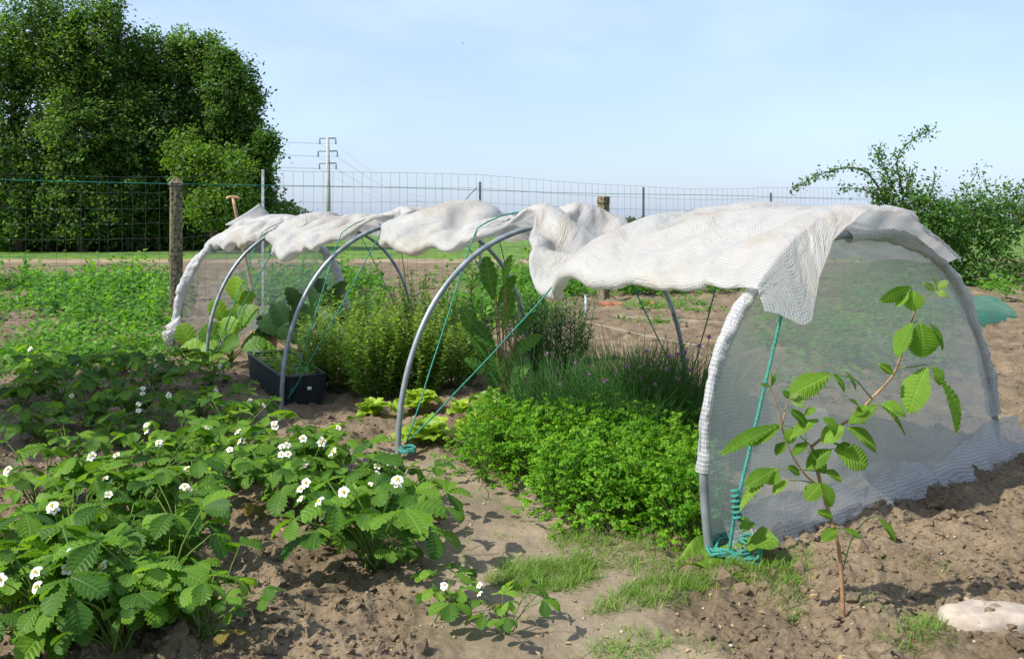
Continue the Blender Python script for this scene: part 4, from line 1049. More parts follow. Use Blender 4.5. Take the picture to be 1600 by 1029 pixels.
cg = G(785, 640); ch = thing('chard_plant', 'tall bolting chard with red stems, big dark leaves and pale leaves at its foot', 'chard', cg)
def cp(px, py, dz=0.0): return P(px, py, cg[1] + dz) - cg
mbs = MB()
for tx, ty, dz in ((770, 410, .1), (790, 425, .0), (815, 440, .15), (800, 500, -.05)):
    add_tube(mbs, smoothline([(rng.normal() * .02, rng.normal() * .02, 0), cp((785 + tx) / 2 + 3, (640 + ty) / 2, dz / 2), cp(tx, ty, dz)], 10), np.linspace(.009, .003, 10), 6, 0)
ob('stems', mbs.mesh('stems', M['redstem']), ch)
for bx, by, tx, ty, w, dz in [(772, 470, 757, 405, .075, .02), (788, 450, 795, 398, .05, .0), (760, 540, 722, 488, .075, .0), (775, 545, 740, 505, .065, -.08), (785, 520, 800, 455, .05, .1), (800, 560, 838, 520, .06, .05),
                              (772, 590, 735, 560, .05, -.1), (790, 570, 815, 530, .045, .1), (765, 575, 748, 525, .055, .05), (805, 530, 830, 485, .05, .12), (785, 600, 770, 548, .06, -.05), (795, 610, 822, 570, .055, -.05), (778, 480, 800, 430, .05, .08), (780, 610, 760, 575, .055, -.1), (792, 600, 806, 556, .06, -.02)]:
    stalked_leaf('leaf', ch, (0, 0, .1), cp(bx, by, dz), cp(tx, ty, dz + rng.normal() * .04), w * .85, M['chard'], M['redstem'], 2, hint=(rng.normal() * .4, -.8, .6))
for i in range(17):
    a = i * 2.4 + .3; l = rng.uniform(.17, .30); up = rng.uniform(.02, .14)
    b0 = np.array([math.cos(a) * .05, math.sin(a) * .05, .05 + up * .4]); t0 = np.array([math.cos(a) * l, math.sin(a) * l, up])
    stalked_leaf('leaf', ch, (0, 0, 0), b0, t0, rng.uniform(.035, .055), M['chard_pale'], M['stalk'], hint=(0, 0, 1), r=.005)

mg = G(362, 565); mw = thing('broad_leaved_plant', 'broad-leaved pale green plant lit by the sun at the far tunnel end', 'plant', mg)
def mp(px, py, dz=0.0): return P(px, py, mg[1] + dz) - mg
for bx, by, tx, ty, w, dz in [(370, 475, 366, 434, .10, .1), (372, 520, 388, 478, .14, .0), (352, 505, 332, 470, .11, .05), (362, 490, 392, 458, .09, .15), (345, 535, 318, 510, .12, -.1), (355, 552, 312, 548, .13, -.2),
                              (375, 545, 405, 528, .13, -.1), (335, 560, 290, 532, .13, -.05), (322, 575, 282, 566, .11, -.25), (360, 540, 352, 500, .12, -.1), (345, 548, 372, 530, .10, -.25), (300, 545, 284, 508, .10, .1), (390, 540, 420, 545, .10, -.1), (310, 560, 334, 535, .10, -.15), (365, 510, 350, 486, .10, .1), (330, 580, 356, 572, .09, -.3)]:
    stalked_leaf('leaf', mw, (0, 0, 0), mp(bx, by, dz), mp(tx, ty, dz - .04), w, M['marrow'], M['stalk'], 3, hint=(rng.normal() * .5, -.9, .8))
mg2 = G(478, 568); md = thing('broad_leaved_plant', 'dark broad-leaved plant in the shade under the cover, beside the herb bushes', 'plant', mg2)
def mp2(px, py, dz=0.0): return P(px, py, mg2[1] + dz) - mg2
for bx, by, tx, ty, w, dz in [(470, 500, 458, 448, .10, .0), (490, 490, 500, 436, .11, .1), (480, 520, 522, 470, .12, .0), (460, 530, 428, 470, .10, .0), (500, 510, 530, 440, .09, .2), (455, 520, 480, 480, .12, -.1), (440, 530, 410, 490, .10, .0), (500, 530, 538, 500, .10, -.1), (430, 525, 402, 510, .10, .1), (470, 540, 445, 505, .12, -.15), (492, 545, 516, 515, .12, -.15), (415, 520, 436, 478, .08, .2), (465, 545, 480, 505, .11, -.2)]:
    stalked_leaf('leaf', md, (0, 0, 0), mp2(bx, by, dz), mp2(tx, ty, dz), w, M['marrow_shaded'], M['stalk'], 3, hint=(rng.normal() * .5, -.9, .7))

# ------------------------------------------------------------------ black trough
tg_ = [G(388, 588, 0), G(440, 634, 0), G(505, 634, 0), G(452, 590, 0)]
tr_root = thing('planter_trough', 'black ribbed plastic trough of seedlings standing just inside the tunnel beside a hoop', 'trough', tg_[1])
cs = np.array([G(388, 590), G(441, 636), G(508, 630), G(455, 586)]) - tg_[1]; cs[:, 2] = 0
cen = cs.mean(0); top_z = .20
def wallpanel(a, b, name):
    n = max(6, int(np.linalg.norm(b - a) / .022)); V_ = []; d = (b - a) / np.linalg.norm(b - a); nn = np.array([d[1], -d[0], 0])
    for z, g_ in ((0, .94), (top_z, 1.0)):
        for i in range(n * 4 + 1):
            p = a + (b - a) * i / (n * 4); p = cen + (p - cen) * g_
            V_.append(p + nn * (.006 if (i % 4) in (1, 2) else 0) + [0, 0, z])
    m = n * 4 + 1
    return ob(name, mesh(name, V_, gridF(2, m), M['blackplastic'], smooth=False), tr_root)
for i in range(4): wallpanel(cs[i], cs[(i + 1) % 4], 'side_wall')
b = MB(); rim = np.concatenate([cs, cs[:1]]) + [0, 0, top_z]
for i in range(4): add_tube(b, [rim[i], rim[i + 1]], .011, 8)
ob('rim', b.mesh('rim', M['blackplastic']), tr_root)
ins = cen + (cs - cen) * .97; ins[:, 2] = top_z - .035
ob('soil_fill', mesh('soil_fill', ins, [(0, 1, 2, 3)], M['soil']), tr_root)
d_ = (cs[2] - cs[1]) / np.linalg.norm(cs[2] - cs[1]); nn = np.array([d_[1], -d_[0], 0]); lc = cs[1] + (cs[2] - cs[1]) * .62 + nn * .016 + [0, 0, .115]
lb_v = [lc + d_ * x + np.array([0, 0, z]) + nn * y for y in (0, .002) for x, z in ((-.014, -.011), (.014, -.011), (.014, .011), (-.014, .011))]
ob('label_tag', mesh('label_tag', lb_v, [(0, 1, 2, 3), (4, 7, 6, 5), (0, 4, 5, 1), (2, 6, 7, 3), (1, 5, 6, 2), (0, 3, 7, 4)], M['paper']), tr_root)
mb = MB(); n = 420
w1, w2 = rng.random(n)[:, None], rng.random(n)[:, None]
sp = (cs[0] * (1 - w1) + cs[3] * w1) * (1 - w2) + (cs[1] * (1 - w1) + cs[2] * w1) * w2; sp = cen + (sp - cen) * .9; sp[:, 2] = top_z - .04 + rng.random(n) * .07
scatter(mb, ovalleaf, sp, frames(unit(n) * [1, 1, .5] + [0, 0, .2], np.tile([0, 0, 1.0], (n, 1)) + unit(n) * .3), rng.uniform(.03, .06, n))
o_ = ob('seedlings', mb.mesh('seedlings', M['crop']), loc=tuple(tg_[1])); tag(o_, 'small green seedlings filling the black trough', 'seedlings', kind='stuff')

# ------------------------------------------------------------------ clay pot, spade, stakes, tiles, slab
def lathe(name, prof, n, m, parent=None, **k):
    prof = np.array(prof); a = np.linspace(0, 2 * np.pi, n, endpoint=False)
    V_ = np.stack([np.outer(prof[:, 0], np.cos(a)), np.outer(prof[:, 0], np.sin(a)), np.repeat(prof[:, 1:2], n, 1)], -1).reshape(-1, 3)
    r_ = len(prof); i, j = np.meshgrid(np.arange(r_ - 1), np.arange(n), indexing='ij')
    F_ = np.stack([i * n + j, i * n + (j + 1) % n, (i + 1) * n + (j + 1) % n, (i + 1) * n + j], -1).reshape(-1, 4)
    return ob(name, mesh(name, V_, F_, m), parent, **k)
pot = thing('clay_pot', 'pinkish clay pot half hidden among the broad leaves', 'pot', G(402, 556) + [.05, .1, 0])
lathe('body', [(0, 0), (.085, 0), (.12, .17), (.112, .17), (.08, .012), (0, .012)], 24, M['claypot'], pot)
lathe('rim', [(.121, .165), (.135, .165), (.139, .22), (.124, .22), (.118, .165)], 24, M['claypot'], pot)

sp0 = G(404, 520); sp0[2] = 0; spade = thing('spade', 'upright wooden T-handled spade standing behind the far tunnel end', 'spade', sp0)
top = P(364, 309, sp0[1] - .05) - sp0
b = MB(); add_tube(b, smoothline([(0, 0, .16), top * .5 + [0.012, 0, 0], top], 14), np.linspace(.021, .018, 14), 10); ob('shaft', b.mesh('shaft', M['wood']), spade)
b = MB(); gx = np.array([1.0, .1, 0]) * .075
add_tube(b, smoothline([top - gx + [0, 0, -.012], top - gx * .5 + [0, 0, .006], top + [0, 0, .008], top + gx * .5 + [0, 0, .004], top + gx + [0, 0, -.016]], 16), [.010] + [.018] * 14 + [.010], 10); ob('grip', b.mesh('grip', M['wood']), spade)
v = []
for y in (-.003, .003):
    for x, z in ((-.085, .2), (.085, .2), (.085, .03), (0, -.08), (-.085, .03)): v.append((x, y + .012 * (x / .085) ** 2, z))
ob('blade', mesh('blade', v, [np.array([(0, 1, 2, 3, 4), (9, 8, 7, 6, 5)]), np.array([(0, 5, 6, 1), (1, 6, 7, 2), (2, 7, 8, 3), (3, 8, 9, 4), (4, 9, 5, 0)])], M['steel'], smooth=False), spade)

for px, py, h, lb in [(915, 500, .30, 'short grey stake standing at the edge of the bare soil'), (656, 486, .26, 'short grey stake poking out of the leafy crop')]:
    g = G(px, py); b = MB(); add_tube(b, [g + [0, 0, -.1], g + [.005, 0, h * .5], g + [.0, 0, h]], .016, 8); add_tube(b, [g + [0, 0, h], g + [0, 0, h + .012]], [.02, .014], 8)
    tag(ob('stake', b.mesh('stake', M['steelpale'])), lb, 'stake', 'short grey stakes')
for px, py, l, rz, lb in [(952, 478, .34, .1, 'broken terracotta pipe lying at the foot of the squat post'), (1012, 476, .22, -.15, 'smaller terracotta pipe fragment right of the squat post')]:
    g = G(px, py); n = 12; a = np.linspace(-.1, np.pi + .1, n); V_ = []
    for r_ in (.052, .041):
        for x in np.linspace(-l / 2, l / 2, 6): V_ += [(x + .01 * rng.normal(), -math.cos(q) * r_, math.sin(q) * r_) for q in a]
    V_ = np.array(V_); F1 = gridF(6, n); F2 = gridF(6, n)[:, ::-1] + 6 * n
    ed = [(i * n, (i + 1) * n, (i + 1) * n + 6 * n, i * n + 6 * n) for i in range(5)] + [(i * n + n - 1, i * n + n - 1 + 6 * n, (i + 1) * n + n - 1 + 6 * n, (i + 1) * n + n - 1) for i in range(5)]
    ed += [(j, j + 6 * n, j + 1 + 6 * n, j + 1) for j in range(n - 1)] + [(5 * n + j, 5 * n + j + 1, 11 * n + j + 1, 11 * n + j) for j in range(n - 1)]
    o_ = ob('terracotta_pipe', mesh('terracotta_pipe', V_, np.concatenate([F1, F2, np.array(ed)]), M['terracotta']), loc=tuple(g + [0, 0, .01]), rot=(0, 0, rz)); tag(o_, lb, 'pipe', 'terracotta fragments')
sc_ = G(1548, 968); n = 14; ang = np.linspace(0, 2 * np.pi, n, endpoint=False); rr_ = 1 + .16 * fbm(ang * 1.3, ang * 0, 3, 12); V_ = []
for z, g_ in ((-.06, 1.0), (.008, 1.0), (.026, .95), (.034, .82), (.036, .4)):
    for q, r_ in zip(ang, rr_): V_.append((sc_[0] + math.cos(q) * .17 * r_ * g_, sc_[1] + math.sin(q) * .085 * r_ * g_, z + .003 * rng.normal()))
V_.append((sc_[0], sc_[1], .036)); b = MB(); V_ = np.array(V_)
b.add(V_, [(i * n + j, i * n + (j + 1) % n, (i + 1) * n + (j + 1) % n, (i + 1) * n + j) for i in range(4) for j in range(n)])
b.F.setdefault(3, []).append(np.array([(4 * n + j, 4 * n + (j + 1) % n, 5 * n) for j in range(n)])); b.m.setdefault(3, []).append(np.zeros(n, int))
tag(ob('flat_stone', b.mesh('flat_stone', M['slab'])), 'pale flat stone lying in the bottom right corner', 'stone')

for pts, lb in [([(855, 488), (930, 506), (1010, 524), (1100, 541)], 'white planting string stretched low over the bare soil, nearer strand'), ([(960, 494), (1040, 498), (1130, 503)], 'white planting string over the bare soil, farther strand')]:
    b = MB(); add_tube(b, smoothline([G(x, y, .05) for x, y in pts], 20), .0018, 4)
    tag(ob('planting_string', b.mesh('planting_string', M['white_string'])), lb, 'string', 'white planting strings')

# ------------------------------------------------------------------ raspberry cane in the foreground
rg = G(1318, 972); rasp = thing('raspberry_cane', 'raspberry cane with toothed light green leaves growing in front of the netted panel', 'raspberry', rg)
RD = rg[1]
def rp(px, py, dz=0.0): return P(px, py, RD + dz) - rg
def stem(pts, r0, r1, name='stem', m='cane'):
    L = smoothline([rp(*p) for p in pts], 26); b = MB(); add_tube(b, L, np.linspace(r0, r1, 26), 8); return ob(name, b.mesh(name, M[m]), rasp)
stem([(1318, 985, 0), (1316, 920, 0), (1311, 860, 0), (1298, 810, 0), (1283, 760, 0), (1275, 722, 0), (1268, 697, 0)], .0075, .0055)
stem([(1283, 760, 0), (1262, 745, -.02), (1241, 716, -.03), (1222, 668, -.03), (1216, 640, -.03), (1204, 604, -.03)], .0042, .0022, 'side_shoot')
stem([(1222, 668, -.03), (1227, 640, 0), (1232, 622, .02)], .0022, .0015, 'side_shoot')
stem([(1268, 697, 0), (1300, 672, .02), (1335, 650, .03), (1362, 622, .03), (1388, 595, .03), (1402, 572, .02), (1415, 530, 0), (1428, 490, 0), (1434, 472, 0)], .0050, .0026, 'side_shoot')
for a in ([(1402, 575, .02), (1425, 573, 0), (1450, 571, -.03), (1470, 592, -.04)], [(1362, 622, .03), (1350, 608, .0), (1335, 592, -.02), (1300, 583, -.03)], [(1360, 624, .03), (1366, 630, 0), (1374, 632, -.02)],
          [(1430, 488, 0), (1424, 465, -.02), (1424, 447, -.03)], [(1420, 512, 0), (1430, 503, -.02), (1440, 503, -.03)], [(1434, 472, 0), (1448, 462, .02), (1462, 452, .04)], [(1300, 672, .02), (1310, 670, 0), (1322, 668, -.03)],
          [(1278, 735, 0), (1255, 734, -.02), (1212, 732, -.03)], [(1283, 765, 0), (1262, 752, 0), (1232, 750, -.03)], [(1274, 722, 0), (1290, 706, 0), (1302, 700, -.03)], [(1300, 820, 0), (1308, 824, 0), (1316, 826, -.02)],
          [(1314, 900, 0), (1330, 845, .03), (1350, 815, .05), (1368, 806, .05)], [(1268, 697, 0), (1250, 680, 0), (1240, 668, -.02), (1222, 664, -.03)], [(1275, 722, 0), (1262, 700, .02), (1258, 668, .02)]):
    stem(a, .0022, .0014, 'leaf_stalk', 'stalk')
LF = [leaflet(11, w, .38, .07, .036, dr_, f_, .42, .8) for w, dr_, f_ in ((.30, .25, .25), (.33, .35, .15), (.28, .15, .35), (.35, .3, .2))]
def rleaf(bx, by, tx, ty, w, dz=-.03, dt=-.02, mt='rasp', up=(0, -.55, .85), roll=.25):
    p, q = rp(bx, by, dz), rp(tx, ty, dz + dt); L = np.linalg.norm(q - p); k = rng.integers(0, 4); V_, F_ = LF[k]
    V_ = V_ * [w / FPX * RD / L / .62, 1, 1]; hint = np.array(up) + rng.normal(size=3) * roll
    Rm = frames((q - p)[None], hint[None])[0]
    b = MB(); b.add((V_ * L) @ Rm.T + p, F_, 0, rng.random(), co=LF[k][0]); ob('leaf', b.mesh('leaf', [M[mt]]), rasp)
RL = [ # base, tip, width in the photograph
 (1424, 447, 1380, 470, 26), (1420, 450, 1402, 476, 20), (1427, 453, 1429, 482, 32),
 (1428, 503, 1394, 544, 32), (1436, 503, 1450, 556, 52), (1450, 504, 1484, 540, 26),
 (1450, 572, 1414, 634, 46), (1456, 572, 1478, 596, 30), (1468, 590, 1506, 674, 54),
 (1374, 632, 1425, 664, 44), (1372, 633, 1330, 656, 24), (1376, 631, 1418, 640, 30),
 (1300, 583, 1236, 614, 34), (1299, 583, 1326, 606, 30), (1320, 581, 1344, 602, 20),
 (1282, 656, 1234, 668, 28), (1285, 652, 1312, 668, 26), (1262, 668, 1246, 640, 20),
 (1322, 668, 1376, 694, 48), (1320, 666, 1286, 680, 34), (1326, 662, 1352, 656, 22),
 (1222, 664, 1172, 690, 32), (1220, 663, 1130, 702, 28), (1228, 668, 1240, 690, 24),
 (1302, 700, 1358, 726, 46), (1300, 702, 1262, 722, 30), (1306, 698, 1330, 694, 22),
 (1212, 732, 1166, 756, 30), (1214, 730, 1200, 752, 30), (1220, 734, 1148, 772, 22),
 (1232, 750, 1208, 768, 26), (1284, 752, 1304, 790, 26), (1282, 754, 1262, 778, 26), (1290, 740, 1276, 712, 24),
 (1262, 690, 1240, 706, 18), (1296, 690, 1320, 700, 20), (1256, 650, 1270, 636, 16), (1336, 650, 1352, 634, 16), (1345, 640, 1330, 622, 15), (1286, 735, 1316, 744, 24), (1250, 742, 1236, 728, 18), (1228, 690, 1212, 704, 18), (1396, 585, 1380, 570, 14), (1316, 826, 1346, 838, 20), (1310, 826, 1286, 840, 22), (1302, 808, 1282, 798, 16),
 (1368, 806, 1408, 842, 14)]
for a in RL: rleaf(*a, mt='rasp')
for a in [(1462, 452, 1480, 440, 12), (1462, 452, 1460, 432, 10), (1462, 453, 1478, 462, 10), (1460, 454, 1448, 444, 10), (1204, 604, 1212, 586, 7), (1204, 604, 1192, 600, 6), (1205, 604, 1206, 584, 6),
          (1232, 622, 1246, 614, 12), (1232, 622, 1262, 622, 13), (1233, 622, 1228, 612, 10), (1234, 624, 1256, 634, 10)]: rleaf(*a, mt='rasp_young', up=(0, -1, .3))
# low broad weed leaves by the rope
wd = thing('dock_seedling', 'round-leaved seedling sprouting beside the green rope tangle', 'weed', G(1180, 858))
for bx, by, tx, ty, w in [(1166, 850, 1212, 838, .06), (1160, 862, 1060, 868, .075), (1176, 815, 1160, 822, .03)]:
    d = 3.2; stalked_leaf('leaf', wd, (0, 0, 0), P(bx, by, d) - G(1180, 858), P(tx, ty, d - .05) - G(1180, 858), w, M['marrow'], M['stalk'], hint=(0, -.4, 1), r=.002)

# ------------------------------------------------------------------ grass on and beside the path, weeds
def grass_patch(polys, n, h, name, lb, m='grass'):
    mb = MB(); bl = [blade_leaf(3, w, d, .3, .3) for w, d in ((.022, .25), (.03, .55), (.018, .1), (.026, .4))]
    for poly, frac in polys:
        pp = [G(*q)[:2] for q in poly]; nt_ = max(3, int(n * frac / 14)); c = rand_in(pp, nt_)
        for k in range(4):
            idx = rng.integers(0, nt_, int(n * frac / 4)); q = c[idx] + rng.normal(size=(len(idx), 2)) * .022
            p = np.stack([q[:, 0], q[:, 1], gz(q[:, 0], q[:, 1]) - .004], -1); a = rng.random(len(idx)) * 6.3
            d = np.stack([np.cos(a), np.sin(a), rng.uniform(.5, 2.4, len(idx))], -1)
            scatter(mb, bl[k], p, frames(d, np.stack([-np.cos(a), -np.sin(a), np.full(len(a), 1.0)], -1)), h * rng.uniform(.5, 1.3, len(idx)))
    tag(ob(name, mb.mesh(name, M[m])), lb, 'grass', kind='stuff')
grass_patch([([(770, 905), (790, 880), (920, 870), (930, 900), (860, 920), (780, 915)], .26), ([(850, 850), (880, 815), (1090, 840), (1100, 900), (1000, 900), (900, 870)], .26),
             ([(930, 950), (960, 910), (1090, 900), (1060, 940)], .12), ([(1060, 930), (1100, 880), (1260, 870), (1240, 910), (1150, 920)], .18),
             ([(640, 770), (700, 765), (700, 740), (650, 745)], .04), ([(1200, 920), (1260, 860), (1280, 900), (1230, 970)], .05), ([(900, 1010), (1000, 985), (1150, 1020), (950, 1045)], .05), ([(1380, 1000), (1440, 965), (1480, 980), (1440, 1020)], .04)],
            10500, .05, 'path_grass', 'short tufts of grass growing along the trodden path')
grass_patch([([(640, 760), (900, 780), (1000, 1000), (760, 960)], .4), ([(1130, 1000), (1180, 900), (1500, 860), (1560, 1000)], .3), ([(880, 560), (1080, 560), (1100, 480), (900, 480)], .3)],
            700, .04, 'soil_weeds', 'sparse tiny grass weeds scattered over bare soil')

# leaf litter
mb = MB(); n = 700; y = 2.3 * (9 / 2.3) ** rng.random(n); x = y * rng.uniform(-.6, .6, n)
scatter(mb, blade_leaf(2, .28, .3, .5), np.stack([x, y, gz(x, y) + .006], -1), frames(unit(n) * [1, 1, .2], np.tile([0, 0, 1.0], (n, 1)) + unit(n) * .3), rng.uniform(.01, .03, n))
tag(ob('leaf_litter', mb.mesh('leaf_litter', M['debris'])), 'small dry brown leaf scraps lying on the soil', 'leaf litter', kind='stuff')
mb = MB(); n = 260; y = 2.3 * (8 / 2.3) ** rng.random(n); x = y * rng.uniform(-.2, .6, n); s = rng.uniform(.003, .009, n)
scatter(mb, (ico * [1, .8, .6], icoF), np.stack([x, y, gz(x, y) + s * .3], -1), frames(unit(n) * [1, 1, .2], np.tile([0, 0, 1.0], (n, 1))), s)
tag(ob('pebbles', mb.mesh('pebbles', M['slab'])), 'small pale pebbles sprinkled over path and soil', 'pebbles', kind='stuff')

# ------------------------------------------------------------------ leafy crops at the back
def crop(name, regions, lb, m='crop'):
    mb = MB()
    for poly, n, h0, h1, size in regions:
        pp = [G(*q)[:2] for q in poly]
        pc = rand_in(pp, n)
        pc = pc[fbm(pc[:, 0] * 1.1, pc[:, 1] * .7, 3, 31) > -.09]
        for c in pc:
            k = int(rng.integers(14, 40)); tall = rng.random() < .3; h = rng.uniform(h0, h1) * (1.55 if tall else 1) * (1 + 1.2 * float(vn(c[0] * .8, c[1] * .5, 6))); wd_ = .07 if tall else rng.uniform(.09, .17); r_ = rng.normal(size=(k, 2)) * wd_
            z = h * np.clip(1 - .1 * (r_ ** 2).sum(1) / wd_ ** 2, .1, 1) * rng.uniform(.2, 1.05, k)
            p = np.stack([c[0] + r_[:, 0], c[1] + r_[:, 1], z], -1)
            d = np.concatenate([r_ / wd_ * .7 + rng.normal(size=(k, 2)) * .6, rng.normal(size=(k, 1)) * .3 + (.4 if tall else -.05)], 1)
            scatter(mb, ovalleaf, p, frames(d, np.tile([0, -.15, 1.0], (k, 1)) + unit(k) * .45), size * rng.uniform(.75, 1.3) * rng.uniform(.5, 1.25, k), np.clip(rng.random() * .7 + rng.random(k) * .3, 0, .99))
    o_ = ob(name, mb.mesh(name, M[m])); tag(o_, lb, 'crop', kind='stuff')
crop('bean_crop', [([(-60, 478), (265, 478), (270, 446), (-60, 446)], 620, .14, .36, .10), ([(-60, 515), (262, 512), (262, 475), (-60, 480)], 260, .10, .26, .085), ([(-40, 560), (250, 545), (262, 515), (-40, 520)], 190, .06, .22, .07), ([(-40, 590), (250, 575), (255, 545), (-40, 556)], 110, .06, .2, .06)],
     'rows of bright green crop plants behind the wire at the left')
crop('bean_crop', [([(380, 478), (880, 478), (880, 446), (380, 446)], 820, .18, .38, .10), ([(420, 545), (860, 520), (880, 475), (420, 490)], 260, .22, .46, .09), ([(880, 465), (930, 465), (930, 446), (880, 446)], 30, .2, .36, .1)],
     'dense bright green crop seen under the cover behind the herbs')
crop('bean_crop', [([(950, 462), (1140, 462), (1240, 430), (950, 430)], 460, .18, .36, .10), ([(980, 485), (1110, 488), (1100, 476), (985, 474)], 26, .05, .12, .06), ([(1090, 500), (1125, 500), (1125, 488), (1090, 488)], 6, .1, .18, .09), ([(1030, 515), (1110, 515), (1110, 505), (960, 502)], 36, .03, .07, .05)],
     'low green plants and weeds beyond the bare soil at the right')
crop('bean_crop', [([(1240, 470), (1680, 470), (1700, 425), (1240, 425)], 300, .2, .4, .1)], 'green crop under the leafy tree at the right')
crop('bean_crop', [([(1170, 640), (1480, 590), (1480, 480), (1180, 480)], 260, .12, .34, .08)], 'young green plants blurred behind the netted end panel')
# tall weeds along the fence
for px, py, h, lb in [(145, 470, .62, 'tall nettle-like weed left of the old post'), (207, 462, .52, 'second tall weed, just left of the old post'), (302, 470, .72, 'pale leafy weed right of the old post, above the far hoop')]:
    herb('nettle', px, py, .07, h, 5, .05, lance, .11, M['crop'], lb, 'weed', 'tall weeds along the fence', .3, .2)

# teal crop net at the right
n = 24; u, v = np.meshgrid(np.linspace(0, 1, n), np.linspace(0, 1, n), indexing='ij'); a_, b_ = G(1486, 500), G(1545, 490)
Np = a_ * (1 - u)[..., None] + b_ * u[..., None]; Np[..., 1] += (v - .5) * 1.4; Np[..., 2] = .24 * np.sin(np.pi * v) ** .6 + .03 * fbm(u * 5, v * 5, 2, 5)
tag(ob('crop_net', mesh('crop_net', Np.reshape(-1, 3), gridF(n, n), M['net'], uv=np.stack([u * 1.6, v * 1.6], -1).reshape(-1, 2))), 'teal green net arched over a bed at the right edge', 'net')

# ------------------------------------------------------------------ trees
def limb(b, p0, p1, r0, r1, bend=.1, n=7, sides=6):
    p0, p1 = np.array(p0, float), np.array(p1, float); L = np.linalg.norm(p1 - p0)
    mid = (p0 + p1) / 2 + rng.normal(size=3) * bend * L
    pts = smoothline([p0, mid, p1], n); add_tube(b, pts, np.linspace(r0, r1, n), sides); return pts
def tree(name, lb, base, lobes, nleaf, size, m, cat='tree', grp=None, trunk_r=.16, clump=.55, tmpl=diamond, perclump=42, hollow=.45, extra=None, drop=0):
    """lobes: (x, y, z, rx, ry, rz) in the world; leaves sit in clumps spread through them"""
    base = np.array(base, float); root = thing(name, lb, cat, base, grp)
    tb = MB(); topz = max(l[2] for l in lobes) - base[2]
    tc_ = np.array([np.mean([l[0] for l in lobes]), np.mean([l[1] for l in lobes]), 0]) - [base[0], base[1], 0]
    tp_ = limb(tb, (0, 0, -.2), (tc_[0] * .6, tc_[1] * .6, topz), trunk_r, trunk_r * .3, .03, 10, 8)
    lm = MB(); vol = np.array([(l[3] * l[4] * l[5]) ** (2 / 3) for l in lobes]); vol /= vol.sum()
    for l, f in zip(lobes, vol):
        c = np.array(l[:3]) - base; rad = np.array(l[3:6])
        i = min(9, max(2, int(10 * np.clip((c[2] - rad[2] * .6) / max(topz, .1), 0, .95)))); limb(tb, tp_[i], c, trunk_r * .4, .02, .08)
        nc_ = max(4, int(nleaf * f / perclump))
        d = unit(nc_); rr = (hollow + (1 - hollow) * rng.random(nc_)) ** .6
        cc = c + d * rad * (rr * rng.uniform(.82, 1.2, nc_))[:, None]
        for q in range(0, nc_, 3): limb(tb, c * .5 + cc[q] * .5 - [0, 0, rad[2] * .2], cc[q], .018, .006, .1, 4, 4)
        cs_ = clump * rng.uniform(.6, 1.3, nc_)
        P_ = np.repeat(cc, perclump, 0) + rng.normal(size=(nc_ * perclump, 3)) * np.repeat(cs_, perclump)[:, None] * .5
        n = len(P_); dd_ = unit(n) * [1, 1, .7] + [0, 0, -.25]
        scatter(lm, tmpl, P_, frames(dd_, unit(n) * .8 + np.repeat(d, perclump, 0) * .5 + [0, 0, .7]), size * rng.uniform(.6, 1.25, n), np.clip(np.repeat(rng.random(nc_), perclump) * .6 + rng.random(n) * .4, 0, .98))
    if extra: extra(tb, lm, base)
    ob('trunk', tb.mesh('trunk', M['bark']), root); ob('crown', lm.mesh('crown', m), root)
    return root
def lob(px, py, d, wx, hy, dep=None):
    p = P(px, py, d); k = d / FPX; return (p[0], p[1], p[2], wx * k, (dep or wx) * k, hy * k)
def gb(px, d): return np.array([(px - 800) / FPX * d, d, -.1])
GP = 'trees of the wood at the left'
tree('poplar_tree', 'rightmost tall poplar of the wood, crown thinning out over the lower right', gb(368, 41), [lob(362, 150, 41, 44, 70), lob(350, 112, 41, 26, 40), lob(385, 185, 41, 26, 45), lob(395, 250, 41, 34, 40), lob(418, 222, 40, 16, 18), lob(405, 305, 41, 24, 40), lob(345, 215, 42, 40, 60)], 36000, .18, M['poplar'], grp=GP, hollow=.25, perclump=46, trunk_r=.22, clump=.40)
tree('poplar_tree', 'tall dense poplar, second from the right edge of the wood', gb(300, 42), [lob(300, 130, 42, 48, 80), lob(318, 84, 42, 22, 34), lob(285, 90, 42, 26, 40), lob(300, 230, 42, 60, 80), lob(290, 330, 43, 70, 60)], 40000, .185, M['poplar'], grp=GP, hollow=.25, perclump=46, trunk_r=.25, clump=.42)
tree('poplar_tree', 'broad poplar in the middle of the wood, with a notch at its top', gb(222, 41), [lob(235, 110, 42, 38, 66), lob(196, 120, 41, 40, 80), lob(215, 215, 41, 60, 90), lob(210, 320, 41, 66, 60)], 40000, .185, M['poplar'], grp=GP, hollow=.25, perclump=46, trunk_r=.25, clump=.42)
tree('poplar_tree', 'large dark poplar above the green fence wire at the left', gb(130, 40), [lob(150, 70, 40, 48, 90), lob(105, 100, 40, 50, 90), lob(130, 210, 40, 70, 90), lob(130, 320, 40, 70, 60)], 42000, .185, M['poplar'], grp=GP, hollow=.25, perclump=46, trunk_r=.26, clump=.44)
tree('poplar_tree', 'dark poplar at the left picture edge', gb(30, 40), [lob(50, 50, 40, 60, 100), lob(0, 110, 40, 66, 100), lob(30, 240, 40, 80, 90), lob(20, 330, 40, 80, 60), lob(-60, 90, 41, 60, 100)], 44000, .185, M['poplar'], grp=GP, hollow=.25, perclump=46, trunk_r=.26, clump=.44)
tree('willow_tree', 'bright yellow-green young tree in front of the dark wood', gb(335, 38), [lob(310, 262, 38.5, 42, 42), lob(360, 285, 38, 36, 46), lob(285, 235, 39, 26, 28), lob(340, 320, 38, 50, 34), lob(385, 320, 38, 18, 26)], 11000, .18, M['willow'], trunk_r=.12, clump=.42)
